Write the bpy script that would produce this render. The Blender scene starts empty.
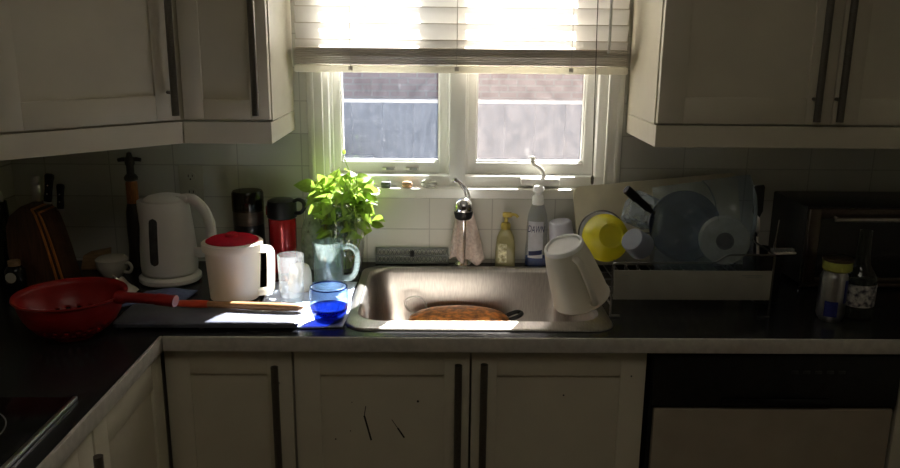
import bpy, bmesh, math, random
from mathutils import Vector, Matrix, Euler, Quaternion
random.seed(7)
S = bpy.context.scene
COL = S.collection
PI = math.pi

# ------------------------------------------------------------------ camera
cd = bpy.data.cameras.new('camera')
cam = bpy.data.objects.new('camera', cd); COL.objects.link(cam)
YAW, PITCH, ROLL, FPX = 0.01473, 0.24218, 0.009916, 797.136
fw = Vector((math.sin(YAW)*math.cos(PITCH), math.cos(YAW)*math.cos(PITCH), -math.sin(PITCH)))
rt = Vector((math.cos(YAW), -math.sin(YAW), 0)); up = rt.cross(fw)
r2 = rt*math.cos(ROLL) + up*math.sin(ROLL); u2 = -rt*math.sin(ROLL) + up*math.cos(ROLL)
cam.matrix_world = Matrix(((r2.x, u2.x, -fw.x, 0.0), (r2.y, u2.y, -fw.y, -2.36208),
                           (r2.z, u2.z, -fw.z, 1.58605), (0, 0, 0, 1)))
cd.sensor_fit = 'HORIZONTAL'; cd.sensor_width = 36.0; cd.lens = 36.0*FPX/900.0
cd.clip_start = 0.02; cd.clip_end = 200
S.camera = cam

# ------------------------------------------------------------------ sky, sun, exposure
SUN_DIR = Vector((-0.39, -1.0, -0.995)).normalized()
w = bpy.data.worlds.new('world'); S.world = w; w.use_nodes = True
wn = w.node_tree.nodes; wl = w.node_tree.links; wn.clear()
sky = wn.new('ShaderNodeTexSky'); sky.sky_type = 'NISHITA'; sky.sun_disc = False
sky.sun_elevation = math.asin(-SUN_DIR.z); sky.sun_rotation = math.atan2(-SUN_DIR.x, -SUN_DIR.y)
sky.air_density = 1.0; sky.dust_density = 2.0; sky.ozone_density = 1.0
bg = wn.new('ShaderNodeBackground'); bg.inputs['Strength'].default_value = 0.036
wo = wn.new('ShaderNodeOutputWorld')
wl.new(sky.outputs[0], bg.inputs['Color']); wl.new(bg.outputs[0], wo.inputs['Surface'])
sd = bpy.data.lights.new('sun', 'SUN'); sd.energy = 24.0; sd.angle = 0.0093; sd.color = (1.0, 0.975, 0.93)
sun = bpy.data.objects.new('sun', sd); COL.objects.link(sun)
sun.rotation_euler = SUN_DIR.to_track_quat('-Z', 'Y').to_euler(); sun.location = (2, 6, 7)
ld = bpy.data.lights.new('fill_light', 'AREA'); ld.shape = 'DISK'; ld.size = 0.9; ld.energy = 1.35; ld.color = (1.0, 0.92, 0.76)
lo = bpy.data.objects.new('fill_light', ld); COL.objects.link(lo); lo.location = (0.1, -2.0, 2.42)      # added fill under the ceiling, brightens the cabinet fronts; no lamp modelled
S.view_settings.view_transform = 'Standard'; S.view_settings.look = 'None'
S.view_settings.exposure = 1.13; S.view_settings.gamma = 1.0; S.view_settings.use_curve_mapping = False
S.cycles.use_denoising = True
S.cycles.max_bounces = 14; S.cycles.diffuse_bounces = 6; S.cycles.transparent_max_bounces = 24
S.cycles.transmission_bounces = 10; S.cycles.glossy_bounces = 5
S.cycles.sample_clamp_indirect = 6.0
S.cycles.caustics_reflective = True; S.cycles.blur_glossy = 0.6; S.cycles.caustics_refractive = False

# ------------------------------------------------------------------ materials
MATS = {}
def _base(name):
    m = bpy.data.materials.new(name); m.use_nodes = True
    nt = m.node_tree; nt.nodes.clear()
    out = nt.nodes.new('ShaderNodeOutputMaterial')
    return m, nt, out
def _noise(nt, scale, detail=4, stretch=None):
    tc = nt.nodes.new('ShaderNodeTexCoord'); n = nt.nodes.new('ShaderNodeTexNoise')
    n.inputs['Scale'].default_value = scale; n.inputs['Detail'].default_value = detail
    if stretch:
        mp = nt.nodes.new('ShaderNodeMapping'); mp.inputs['Scale'].default_value = stretch
        nt.links.new(tc.outputs['Object'], mp.inputs['Vector']); nt.links.new(mp.outputs[0], n.inputs['Vector'])
    else:
        nt.links.new(tc.outputs['Object'], n.inputs['Vector'])
    return n
def _ramp(nt, src, c0, c1, p0=0.35, p1=0.65):
    r = nt.nodes.new('ShaderNodeValToRGB')
    r.color_ramp.elements[0].position = p0; r.color_ramp.elements[1].position = p1
    r.color_ramp.elements[0].color = (*c0, 1); r.color_ramp.elements[1].color = (*c1, 1)
    nt.links.new(src, r.inputs['Fac']); return r
def mat(name, col, rough=0.5, metal=0.0, var=0.08, scale=30, bump=0.0, stretch=None, spec=0.5, col2=None, coat=0.0):
    m, nt, out = _base(name)
    p = nt.nodes.new('ShaderNodeBsdfPrincipled'); nt.links.new(p.outputs[0], out.inputs['Surface'])
    n = _noise(nt, scale, 5, stretch)
    c0 = tuple(max(0, c*(1-var)) for c in col); c1 = tuple(min(1, c*(1+var)) for c in (col2 or col))
    r = _ramp(nt, n.outputs['Fac'], c0, c1); nt.links.new(r.outputs['Color'], p.inputs['Base Color'])
    p.inputs['Roughness'].default_value = rough; p.inputs['Metallic'].default_value = metal
    p.inputs['Specular IOR Level'].default_value = spec
    if coat: p.inputs['Coat Weight'].default_value = coat; p.inputs['Coat Roughness'].default_value = 0.08
    if bump:
        b = nt.nodes.new('ShaderNodeBump'); b.inputs['Strength'].default_value = bump; b.inputs['Distance'].default_value = 0.002
        nt.links.new(n.outputs['Fac'], b.inputs['Height']); nt.links.new(b.outputs[0], p.inputs['Normal'])
    return m
def thin(name, col, trans, rough=0.35, gloss=0.06, var=0.08, scale=25, clear=0.0, bump=0.0):
    """diffuse + translucent sheet (plastic, leaf, cloth), optionally partly see-through"""
    m, nt, out = _base(name); L = nt.links
    n = _noise(nt, scale, 4)
    r = _ramp(nt, n.outputs['Fac'], tuple(c*(1-var) for c in col), tuple(min(1, c*(1+var)) for c in col))
    d = nt.nodes.new('ShaderNodeBsdfDiffuse'); t = nt.nodes.new('ShaderNodeBsdfTranslucent')
    L.new(r.outputs[0], d.inputs['Color']); L.new(r.outputs[0], t.inputs['Color'])
    mx = nt.nodes.new('ShaderNodeMixShader'); mx.inputs[0].default_value = trans
    L.new(d.outputs[0], mx.inputs[1]); L.new(t.outputs[0], mx.inputs[2])
    g = nt.nodes.new('ShaderNodeBsdfGlossy'); g.inputs['Roughness'].default_value = rough
    m2 = nt.nodes.new('ShaderNodeMixShader'); m2.inputs[0].default_value = gloss
    L.new(mx.outputs[0], m2.inputs[1]); L.new(g.outputs[0], m2.inputs[2])
    last = m2
    if clear:
        tr = nt.nodes.new('ShaderNodeBsdfTransparent'); m3 = nt.nodes.new('ShaderNodeMixShader')
        m3.inputs[0].default_value = clear; L.new(m2.outputs[0], m3.inputs[1]); L.new(tr.outputs[0], m3.inputs[2]); last = m3
    if bump:
        b = nt.nodes.new('ShaderNodeBump'); b.inputs['Strength'].default_value = bump; b.inputs['Distance'].default_value = 0.003
        L.new(n.outputs['Fac'], b.inputs['Height'])
        for x in (d, g): L.new(b.outputs[0], x.inputs['Normal'])
    L.new(last.outputs[0], out.inputs['Surface']); return m
def glass(name, tint=(1, 1, 1), dust=0.0, dcol=(0.8, 0.8, 0.8), specks=0.0, scale=60, edge=1.0, rough=0.02):
    """clear thin-walled glass: tinted see-through with a fresnel sheen and a share of dust"""
    m, nt, out = _base(name); L = nt.links
    tr = nt.nodes.new('ShaderNodeBsdfTransparent'); tr.inputs['Color'].default_value = (*tint, 1)
    g = nt.nodes.new('ShaderNodeBsdfGlossy'); g.inputs['Roughness'].default_value = rough
    lw = nt.nodes.new('ShaderNodeLayerWeight'); lw.inputs['Blend'].default_value = 0.5
    pw = nt.nodes.new('ShaderNodeMath'); pw.operation = 'POWER'; pw.inputs[1].default_value = 4.0
    L.new(lw.outputs['Facing'], pw.inputs[0])
    ml = nt.nodes.new('ShaderNodeMath'); ml.operation = 'MULTIPLY_ADD'; ml.inputs[1].default_value = 0.6*edge; ml.inputs[2].default_value = 0.04
    ml.use_clamp = True; L.new(pw.outputs[0], ml.inputs[0])
    mx = nt.nodes.new('ShaderNodeMixShader'); L.new(ml.outputs[0], mx.inputs[0]); L.new(tr.outputs[0], mx.inputs[1]); L.new(g.outputs[0], mx.inputs[2])
    last = mx
    n = _noise(nt, scale, 6)
    if dust or specks:
        d = nt.nodes.new('ShaderNodeBsdfDiffuse'); t = nt.nodes.new('ShaderNodeBsdfTranslucent')
        d.inputs['Color'].default_value = (*dcol, 1); t.inputs['Color'].default_value = (*dcol, 1)
        dm = nt.nodes.new('ShaderNodeMixShader'); dm.inputs[0].default_value = 0.6
        L.new(d.outputs[0], dm.inputs[1]); L.new(t.outputs[0], dm.inputs[2])
        r = _ramp(nt, n.outputs['Fac'], (dust*0.75,)*3, (dust*1.25,)*3)
        fac = r.outputs[0]
        if specks:
            n2 = _noise(nt, scale*4.5, 2)
            r2_ = _ramp(nt, n2.outputs['Fac'], (0, 0, 0), (specks,)*3, 0.66, 0.74)
            ad = nt.nodes.new('ShaderNodeMath'); ad.operation = 'ADD'; ad.use_clamp = True
            L.new(fac, ad.inputs[0]); L.new(r2_.outputs[0], ad.inputs[1]); fac = ad.outputs[0]
        m2 = nt.nodes.new('ShaderNodeMixShader'); L.new(fac, m2.inputs[0]); L.new(mx.outputs[0], m2.inputs[1]); L.new(dm.outputs[0], m2.inputs[2]); last = m2
    else:
        r = _ramp(nt, n.outputs['Fac'], tuple(c*0.97 for c in tint), tint); L.new(r.outputs[0], tr.inputs['Color'])
    L.new(last.outputs[0], out.inputs['Surface']); return m
def brickmat(name, c1, c2, mortar, bw, rh, ms, offset=0.0, rough=0.3, bump=0.3, axes='xz', zoff=0.0, xoff=0.0, var=0.1):
    m, nt, out = _base(name); L = nt.links
    p = nt.nodes.new('ShaderNodeBsdfPrincipled'); L.new(p.outputs[0], out.inputs['Surface'])
    tc = nt.nodes.new('ShaderNodeTexCoord'); sp = nt.nodes.new('ShaderNodeSeparateXYZ'); cb = nt.nodes.new('ShaderNodeCombineXYZ')
    L.new(tc.outputs['Object'], sp.inputs[0])
    for i, a in enumerate(axes):
        ad = nt.nodes.new('ShaderNodeMath'); ad.inputs[1].default_value = (xoff, zoff)[i]
        L.new(sp.outputs['XYZ'.index(a.upper())], ad.inputs[0]); L.new(ad.outputs[0], cb.inputs[i])
    b = nt.nodes.new('ShaderNodeTexBrick'); b.offset = offset
    L.new(cb.outputs[0], b.inputs['Vector'])
    b.inputs['Color1'].default_value = (*c1, 1); b.inputs['Color2'].default_value = (*c2, 1); b.inputs['Mortar'].default_value = (*mortar, 1)
    b.inputs['Scale'].default_value = 1.0; b.inputs['Mortar Size'].default_value = ms
    b.inputs['Brick Width'].default_value = bw; b.inputs['Row Height'].default_value = rh
    L.new(b.outputs['Color'], p.inputs['Base Color']); p.inputs['Roughness'].default_value = rough
    bp = nt.nodes.new('ShaderNodeBump'); bp.inputs['Strength'].default_value = bump; bp.inputs['Distance'].default_value = 0.002; bp.invert = True
    L.new(b.outputs['Fac'], bp.inputs['Height']); L.new(bp.outputs[0], p.inputs['Normal'])
    return m

M = MATS
M['paint'] = mat('warm_white_cabinet_paint', (0.62, 0.572, 0.448), 0.42, var=0.03, scale=9, bump=0.02)
M['cabinet_inside'] = mat('cabinet_carcass_board', (0.55, 0.51, 0.43), 0.6, var=0.04, scale=12)
M['wallpaint'] = mat('wall_paint', (0.62, 0.60, 0.52), 0.8, var=0.03, scale=6, bump=0.05)
M['dimpaint'] = mat('taupe_wall_paint', (0.24, 0.215, 0.17), 0.85, var=0.04, scale=5, bump=0.05)
M['ceil'] = mat('ceiling_paint', (0.75, 0.73, 0.68), 0.9, var=0.02, scale=20, bump=0.1)
M['floor'] = brickmat('floor_tile', (0.20, 0.16, 0.12), (0.23, 0.185, 0.14), (0.12, 0.10, 0.08), 0.33, 0.33, 0.004, 0.0, 0.4, 0.2, 'xy')
M['tile'] = brickmat('cream_backsplash_tile', (0.61, 0.605, 0.535), (0.63, 0.625, 0.555), (0.46, 0.455, 0.40), 0.19, 0.0955, 0.0018, 0.0, 0.22, 0.3, 'xz', zoff=-1.019, xoff=0.598)
M['counter'] = mat('black_speckled_laminate', (0.012, 0.012, 0.013), 0.24, var=0.5, scale=350, spec=0.35, col2=(0.018, 0.018, 0.02))
M['counter_edge'] = mat('grey_counter_edge', (0.50, 0.47, 0.42), 0.38, var=0.1, scale=60)
M['white_vinyl'] = mat('white_window_vinyl', (0.80, 0.80, 0.76), 0.35, var=0.02, scale=8)
M['trimpaint'] = mat('white_trim_paint', (0.74, 0.73, 0.67), 0.4, var=0.03, scale=8)
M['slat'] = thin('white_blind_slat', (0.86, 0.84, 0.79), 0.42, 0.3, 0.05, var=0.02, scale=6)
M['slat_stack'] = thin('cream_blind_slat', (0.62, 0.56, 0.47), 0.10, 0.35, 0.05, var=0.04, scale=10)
M['rail'] = thin('cream_bottom_rail', (0.88, 0.85, 0.75), 0.5, 0.35, 0.05, var=0.02, scale=8)
M['cord'] = mat('blind_cord', (0.55, 0.52, 0.46), 0.8, var=0.1, scale=200)
M['darkcord'] = mat('dark_pull_cord', (0.12, 0.11, 0.09), 0.8, var=0.1, scale=200)
M['wand'] = thin('wand_plastic', (0.75, 0.75, 0.72), 0.3, 0.15, 0.1)
M['pane_clear'] = glass('dusty_window_glass', (0.97, 0.98, 1.0), 0.020, (0.72, 0.75, 0.85), 0.13, 35)
M['pane_milky'] = glass('milky_dirty_window_glass', (0.97, 0.96, 0.95), 0.042, (0.82, 0.73, 0.71), 0.08, 28)
M['steel'] = mat('brushed_stainless_steel', (0.62, 0.60, 0.57), 0.30, 1.0, 0.08, 60, 0.03, (1, 1, 12))
M['sinksteel'] = mat('brushed_sink_steel', (0.44, 0.415, 0.385), 0.34, 1.0, 0.10, 40, 0.03, (8, 1, 1))
M['chrome'] = mat('polished_chrome', (0.80, 0.80, 0.80), 0.10, 1.0, 0.03, 20)
M['handle'] = mat('dark_bar_handle_metal', (0.17, 0.155, 0.13), 0.35, 0.85, 0.1, 80, 0, (1, 1, 8))
M['black'] = mat('black_plastic', (0.010, 0.010, 0.010), 0.38, var=0.2, scale=60, spec=0.3)
M['blackgloss'] = mat('black_glossy_enamel', (0.006, 0.006, 0.007), 0.12, var=0.2, scale=30)
M['dishpanel'] = mat('beige_dishwasher_panel', (0.34, 0.29, 0.22), 0.5, var=0.05, scale=14)
M['kettle'] = mat('white_kettle_plastic', (0.74, 0.72, 0.68), 0.30, var=0.03, scale=12)
M['gauge'] = mat('dark_smoked_gauge', (0.05, 0.048, 0.05), 0.15, var=0.2, scale=40)
M['red'] = mat('red_colander_plastic', (0.29, 0.006, 0.006), 0.35, var=0.1, scale=25)
M['orange_tip'] = mat('orange_red_blade_coating', (0.72, 0.07, 0.02), 0.35, var=0.1, scale=25)
M['redlid'] = thin('red_lid_plastic', (0.55, 0.008, 0.03), 0.25, 0.25, 0.06, var=0.08)
M['redgloss'] = mat('red_metallic_lacquer', (0.42, 0.008, 0.012), 0.16, 0.35, 0.12, 40, coat=0.6)
M['pitcher'] = thin('white_pitcher_plastic', (0.94, 0.91, 0.83), 0.6, 0.3, 0.05, var=0.02, scale=8)
M['frosted'] = thin('frosted_pitcher_plastic', (0.78, 0.76, 0.68), 0.5, 0.3, 0.07, var=0.04, scale=10, clear=0.18)
M['frosted_base'] = thin('frosted_pitcher_base', (0.88, 0.89, 0.90), 0.4, 0.25, 0.10, var=0.05, scale=18, clear=0.1)
M['glass'] = glass('clear_drinking_glass', (0.97, 0.98, 0.98), 0.05, (0.95, 0.95, 0.95), 0.0, 50, 1.8)
M['glass_ribbed'] = glass('greenish_clear_glass', (0.90, 0.94, 0.88), 0.36, (0.74, 0.78, 0.66), 0.0, 60, 1.6)
M['glass_mug'] = glass('thick_mug_glass', (0.88, 0.97, 0.96), 0.075, (0.80, 0.92, 0.90), 0.0, 40, 2.2)
M['glass_blue'] = glass('pale_blue_glass', (0.84, 0.91, 1.0), 0.06, (0.30, 0.50, 0.85), 0.0, 40, 1.6)
M['glass_cobalt'] = glass('cobalt_blue_glass', (0.05, 0.13, 0.44), 0.035, (0.02, 0.06, 0.28), 0.0, 40, 1.3)
M['vase'] = glass('vase_glass', (0.97, 0.98, 0.97), 0.045, (0.95, 0.95, 0.92), 0.0, 40, 2.0)
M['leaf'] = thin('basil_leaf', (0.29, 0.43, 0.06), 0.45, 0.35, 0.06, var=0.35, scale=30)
M['leaf_dark'] = thin('shaded_basil_leaf', (0.17, 0.34, 0.06), 0.45, 0.35, 0.06, var=0.35, scale=30)  # copy of the leaf green, darkened to put the vase's shade into the colour
M['stem'] = thin('basil_stem', (0.30, 0.42, 0.10), 0.3, 0.4, 0.05)
M['wood'] = mat('oiled_wood', (0.34, 0.17, 0.07), 0.45, var=0.25, scale=18, stretch=(1, 14, 14))
M['knifewood'] = mat('knife_handle_wood', (0.40, 0.20, 0.08), 0.4, var=0.25, scale=30, stretch=(3, 30, 30))
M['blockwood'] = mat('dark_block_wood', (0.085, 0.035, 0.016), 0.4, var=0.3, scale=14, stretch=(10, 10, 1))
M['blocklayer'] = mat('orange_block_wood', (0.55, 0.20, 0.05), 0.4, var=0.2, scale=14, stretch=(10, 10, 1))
M['palewood'] = mat('pale_wood', (0.38, 0.24, 0.12), 0.5, var=0.2, scale=20, stretch=(1, 12, 12))
M['board'] = mat('dark_grey_board', (0.115, 0.122, 0.155), 0.3, var=0.06, scale=40)
M['mat'] = thin('pale_blue_drying_mat', (0.52, 0.58, 0.72), 0.05, 0.6, 0.02, var=0.14, scale=160, bump=0.3)
M['bluecloth'] = thin('slate_blue_cloth', (0.20, 0.25, 0.44), 0.1, 0.7, 0.02, var=0.15, scale=90, bump=0.3)
M['napkin'] = thin('white_napkin', (0.75, 0.72, 0.66), 0.25, 0.8, 0.02, var=0.05, scale=50, bump=0.2)
M['pinkcloth'] = thin('pink_dishcloth', (0.90, 0.79, 0.73), 0.42, 0.8, 0.02, var=0.14, scale=120, bump=0.5)
M['ceramic'] = mat('cream_ceramic', (0.66, 0.62, 0.53), 0.25, var=0.04, scale=15)
M['smoke_lid'] = glass('smoked_brown_lid', (0.28, 0.20, 0.14), 0.12, (0.10, 0.07, 0.05), 0.0, 30, 1.3)
M['gold'] = mat('gold_pump_plastic', (0.50, 0.40, 0.10), 0.3, 0.5, 0.1, 30)
M['soap'] = thin('yellow_liquid_soap', (0.70, 0.66, 0.36), 0.5, 0.1, 0.1, clear=0.25)
M['soaplabel'] = mat('yellow_soap_label', (0.60, 0.58, 0.24), 0.5, var=0.4, scale=90, col2=(0.75, 0.72, 0.5))
M['clearplastic'] = glass('clear_bottle_plastic', (0.93, 0.95, 0.97), 0.16, (0.78, 0.80, 0.84), 0.0, 30, 1.4, 0.06)
M['blueliquid'] = thin('blue_dish_liquid', (0.025, 0.08, 0.32), 0.35, 0.1, 0.08, clear=0.1)
M['labelwhite'] = mat('white_bottle_label', (0.55, 0.57, 0.62), 0.45, var=0.08, scale=50)
M['navy'] = mat('navy_print', (0.015, 0.025, 0.11), 0.5, var=0.1, scale=60)
M['whiteplastic'] = thin('white_plastic', (0.85, 0.85, 0.84), 0.2, 0.3, 0.06, var=0.02)
M['lavender'] = thin('bluish_white_cup_plastic', (0.70, 0.71, 0.80), 0.3, 0.3, 0.06, var=0.03)
M['greyplastic'] = thin('grey_blue_cup_plastic', (0.34, 0.37, 0.45), 0.25, 0.3, 0.06, var=0.04)
M['yellow'] = thin('yellow_bowl_plastic', (0.80, 0.74, 0.03), 0.35, 0.3, 0.06, var=0.05)
M['cuttingwhite'] = thin('cream_plastic_board', (0.64, 0.60, 0.44), 0.10, 0.4, 0.04, var=0.05, scale=20)
M['clearbox'] = glass('hazy_container_plastic', (0.88, 0.92, 0.95), 0.30, (0.62, 0.68, 0.72), 0.0, 25, 1.4, 0.1)
M['bag'] = glass('hazy_plastic_bag', (0.72, 0.79, 0.84), 0.26, (0.36, 0.46, 0.54), 0.0, 9, 1.6, 0.18)
M['paperroll'] = mat('off_white_paper_roll', (0.52, 0.47, 0.38), 0.8, var=0.1, scale=60)
M['core'] = mat('brown_cardboard_core', (0.10, 0.07, 0.055), 0.8, var=0.2, scale=60)
M['nonstick'] = mat('dark_blue_nonstick', (0.018, 0.026, 0.055), 0.3, 0.2, 0.2, 40)
M['wire'] = mat('dark_rack_steel', (0.20, 0.195, 0.185), 0.28, 1.0, 0.1, 50)
M['rackpanel'] = thin('pale_rack_panel', (0.34, 0.33, 0.28), 0.12, 0.25, 0.07, var=0.05, scale=15)
M['ovenframe'] = mat('dark_oven_frame_steel', (0.13, 0.10, 0.08), 0.34, 0.9, 0.12, 60, 0, (1, 1, 10))
M['ovenhandle'] = mat('pale_oven_handle', (0.45, 0.40, 0.36), 0.3, 0.7, 0.08, 50)
M['can'] = mat('aluminium_can', (0.55, 0.56, 0.58), 0.28, 1.0, 0.06, 60)
M['canblue'] = mat('can_blue_print', (0.02, 0.03, 0.20), 0.35, 0.3, 0.1, 60)
M['tin'] = mat('yellow_green_lid', (0.34, 0.36, 0.06), 0.4, 0.1, 0.2, 40)
M['bottle'] = glass('clear_bottle_glass', (0.72, 0.76, 0.72), 0.03, (0.5, 0.5, 0.5), 0.0, 30, 2.2)
M['bottlelabel'] = mat('printed_bottle_label', (0.06, 0.06, 0.10), 0.5, var=0.4, scale=95, col2=(0.42, 0.41, 0.38))
M['brick'] = brickmat('pinkish_brick', (0.46, 0.29, 0.29), (0.50, 0.33, 0.33), (0.50, 0.40, 0.40), 0.22, 0.075, 0.012, 0.5, 0.9, 0.4)
M['bluefence'] = mat('blue_grey_fence_paint', (0.085, 0.115, 0.175), 0.7, var=0.10, scale=4, stretch=(6, 1, 0.6))
M['fencecap'] = mat('pale_fence_cap', (0.58, 0.60, 0.66), 0.6, var=0.05, scale=10)
M['palebin'] = mat('pale_blue_box', (0.24, 0.29, 0.38), 0.6, var=0.06, scale=10)
M['concrete'] = mat('driveway_concrete', (0.36, 0.34, 0.32), 0.9, var=0.15, scale=4, bump=0.2)
M['eraser'] = mat('dark_grey_rubber', (0.10, 0.105, 0.12), 0.7, var=0.1, scale=60)
M['stone_orange'] = mat('orange_sandstone', (0.48, 0.30, 0.17), 0.8, var=0.3, scale=90, bump=0.3)
M['stone_pale'] = mat('pale_banded_stone', (0.30, 0.29, 0.24), 0.7, var=0.3, scale=70, bump=0.3, col2=(0.62, 0.62, 0.55), stretch=(1, 1, 4))
M['copper'] = mat('orange_brown_pan_enamel', (0.42, 0.12, 0.022), 0.32, 0.15, 0.45, 55, 0.35, col2=(0.62, 0.22, 0.04))
M['gridgrey'] = mat('grey_grid_plastic', (0.20, 0.21, 0.20), 0.45, var=0.15, scale=60)
M['outlet'] = mat('ivory_outlet_plastic', (0.50, 0.48, 0.38), 0.4, var=0.04, scale=30)
M['scuff'] = mat('dark_scuff', (0.02, 0.016, 0.012), 0.8, var=0.3, scale=100)
M['oilglass'] = glass('green_oil_bottle_glass', (0.35, 0.42, 0.16), 0.10, (0.20, 0.24, 0.08), 0.0, 30, 1.4)
M['mill'] = mat('dark_mill_wood', (0.03, 0.022, 0.02), 0.35, var=0.3, scale=30, stretch=(10, 10, 2))
M['millorange'] = mat('orange_mill_wood', (0.40, 0.13, 0.035), 0.35, var=0.25, scale=30, stretch=(10, 10, 2))
M['button'] = mat('near_black_button', (0.022, 0.022, 0.022), 0.4, var=0.2, scale=50)
M['burner'] = mat('grey_burner_print', (0.16, 0.16, 0.16), 0.4, var=0.1, scale=50)

# ------------------------------------------------------------------ mesh helpers
class MB:
    def __init__(s): s.bm = bmesh.new()
    def _add(s, bm2, T=None):
        if T is not None: bmesh.ops.transform(bm2, matrix=T, verts=bm2.verts)
        me = bpy.data.meshes.new('tmp'); bm2.to_mesh(me); bm2.free(); s.bm.from_mesh(me); bpy.data.meshes.remove(me); return s
    def box(s, c, d, bev=0.0, T=None, seg=2):
        b = bmesh.new(); bmesh.ops.create_cube(b, size=1.0)
        bmesh.ops.scale(b, vec=d, verts=b.verts)
        if bev: bmesh.ops.bevel(b, geom=b.edges[:], offset=min(bev, min(d)*0.45), segments=seg, affect='EDGES', profile=0.5)
        bmesh.ops.translate(b, vec=c, verts=b.verts)
        return s._add(b, T)
    def bx(s, x0, x1, y0, y1, z0, z1, bev=0.0, T=None):
        return s.box(((x0+x1)/2, (y0+y1)/2, (z0+z1)/2), (x1-x0, y1-y0, z1-z0), bev, T)
    def loft(s, rings, cap0=True, cap1=True, T=None, closed=True):
        b = bmesh.new(); V = [[b.verts.new(p) for p in r] for r in rings]
        for a, c in zip(V[:-1], V[1:]):
            n = len(a)
            for i in range(n if closed else n-1):
                j = (i+1) % n; b.faces.new((a[i], a[j], c[j], c[i]))
        if cap0: b.faces.new(list(reversed(V[0])))
        if cap1: b.faces.new(V[-1])
        bmesh.ops.recalc_face_normals(b, faces=b.faces)
        return s._add(b, T)
    def lathe(s, prof, segs=36, T=None, sx=1, sy=1):
        """profile of (r, z); r = 0 ends close to a point"""
        b = bmesh.new(); V = []
        for r, z in prof:
            if r < 1e-6: V.append([b.verts.new((0, 0, z))])
            else: V.append([b.verts.new((r*sx*math.cos(2*PI*k/segs), r*sy*math.sin(2*PI*k/segs), z)) for k in range(segs)])
        for a, c in zip(V[:-1], V[1:]):
            for i in range(segs):
                j = (i+1) % segs
                if len(a) == 1 and len(c) == 1: continue
                if len(a) == 1: b.faces.new((a[0], c[i], c[j]))
                elif len(c) == 1: b.faces.new((a[i], c[0], a[j]))
                else: b.faces.new((a[i], c[i], c[j], a[j]))
        bmesh.ops.recalc_face_normals(b, faces=b.faces)
        return s._add(b, T)
    def tube(s, pts, r, segs=10, closed=False, flat=1.0, T=None):
        P = [Vector(p) for p in pts]; n = len(P); R = r if isinstance(r, (list, tuple)) else [r]*n
        b = bmesh.new(); rings = []; prev = None
        for i in range(n):
            if closed: t = P[(i+1) % n]-P[i-1]
            else: t = P[min(i+1, n-1)]-P[max(i-1, 0)]
            t.normalize()
            if prev is None:
                u = t.orthogonal().normalized() if abs(t.z) > 0.99 else t.cross(Vector((0, 0, 1))).normalized()
            else:
                u = prev - t*prev.dot(t); u.normalize()
            prev = u; v = t.cross(u)
            rings.append([b.verts.new(P[i]+(u*math.cos(2*PI*k/segs)*flat+v*math.sin(2*PI*k/segs))*R[i]) for k in range(segs)])
        m = n if closed else n-1
        for i in range(m):
            a, c = rings[i], rings[(i+1) % n]
            for k in range(segs):
                j = (k+1) % segs; b.faces.new((a[k], a[j], c[j], c[k]))
        if not closed: b.faces.new(list(reversed(rings[0]))); b.faces.new(rings[-1])
        bmesh.ops.recalc_face_normals(b, faces=b.faces)
        return s._add(b, T)
    def prism(s, poly, y0, y1, bev=0.0, T=None, axis='y'):
        """poly of (x, z) extruded along y (or (x, y) along z)"""
        b = bmesh.new()
        vs = [b.verts.new((p[0], y0, p[1]) if axis == 'y' else (p[0], p[1], y0)) for p in poly]
        f = b.faces.new(vs); r = bmesh.ops.extrude_face_region(b, geom=[f])
        d = (0, y1-y0, 0) if axis == 'y' else (0, 0, y1-y0)
        bmesh.ops.translate(b, vec=d, verts=[v for v in r['geom'] if isinstance(v, bmesh.types.BMVert)])
        bmesh.ops.recalc_face_normals(b, faces=b.faces)
        if bev: bmesh.ops.bevel(b, geom=b.edges[:], offset=bev, segments=2, affect='EDGES', profile=0.5)
        return s._add(b, T)
    def sheet(s, fn, nu, nv, T=None):
        b = bmesh.new()
        V = [[b.verts.new(fn(i/nu, j/nv)) for j in range(nv+1)] for i in range(nu+1)]
        for i in range(nu):
            for j in range(nv): b.faces.new((V[i][j], V[i+1][j], V[i+1][j+1], V[i][j+1]))
        return s._add(b, T)
    def build(s, name, m, parent=None, loc=(0, 0, 0), rot=None, smooth=40, solid=0.0, sub=0):
        me = bpy.data.meshes.new(name); s.bm.to_mesh(me); s.bm.free()
        me.materials.append(M[m] if isinstance(m, str) else m)
        if smooth:
            me.shade_smooth(); me.set_sharp_from_angle(angle=math.radians(smooth))
        o = bpy.data.objects.new(name, me); COL.objects.link(o); o.location = loc
        if rot is not None: o.rotation_euler = rot
        if parent is not None: o.parent = parent
        if solid:
            md = o.modifiers.new('solid', 'SOLIDIFY'); md.thickness = solid; md.offset = 0
        if sub:
            md = o.modifiers.new('sub', 'SUBSURF'); md.levels = sub; md.render_levels = sub
        return o

def tag(o, label, cat, group=None):
    o['label'] = label; o['category'] = cat
    if group: o['group'] = group
    return o
def thing(name, label, cat, loc=(0, 0, 0), rot=(0, 0, 0), group=None):
    o = bpy.data.objects.new(name, None); COL.objects.link(o); o.empty_display_size = 0.03
    o.location = loc; o.rotation_euler = rot
    return tag(o, label, cat, group)
def struct(o): o['kind'] = 'structure'; return o
def lab(o, s): o['label'] = s; return o
def Tr(x, y, z): return Matrix.Translation((x, y, z))
def align(d, roll=0.0):
    """rotation taking +Z to direction d"""
    q = Vector(d).normalized().to_track_quat('Z', 'Y'); return q.to_matrix().to_4x4() @ Matrix.Rotation(roll, 4, 'Z')
def arc(c, r, a0, a1, n, plane='xz'):
    out = []
    for k in range(n+1):
        a = a0+(a1-a0)*k/n; x, y = r*math.cos(a), r*math.sin(a)
        out.append((c[0]+x, c[1], c[2]+y) if plane == 'xz' else (c[0]+x, c[1]+y, c[2]))
    return out
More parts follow.
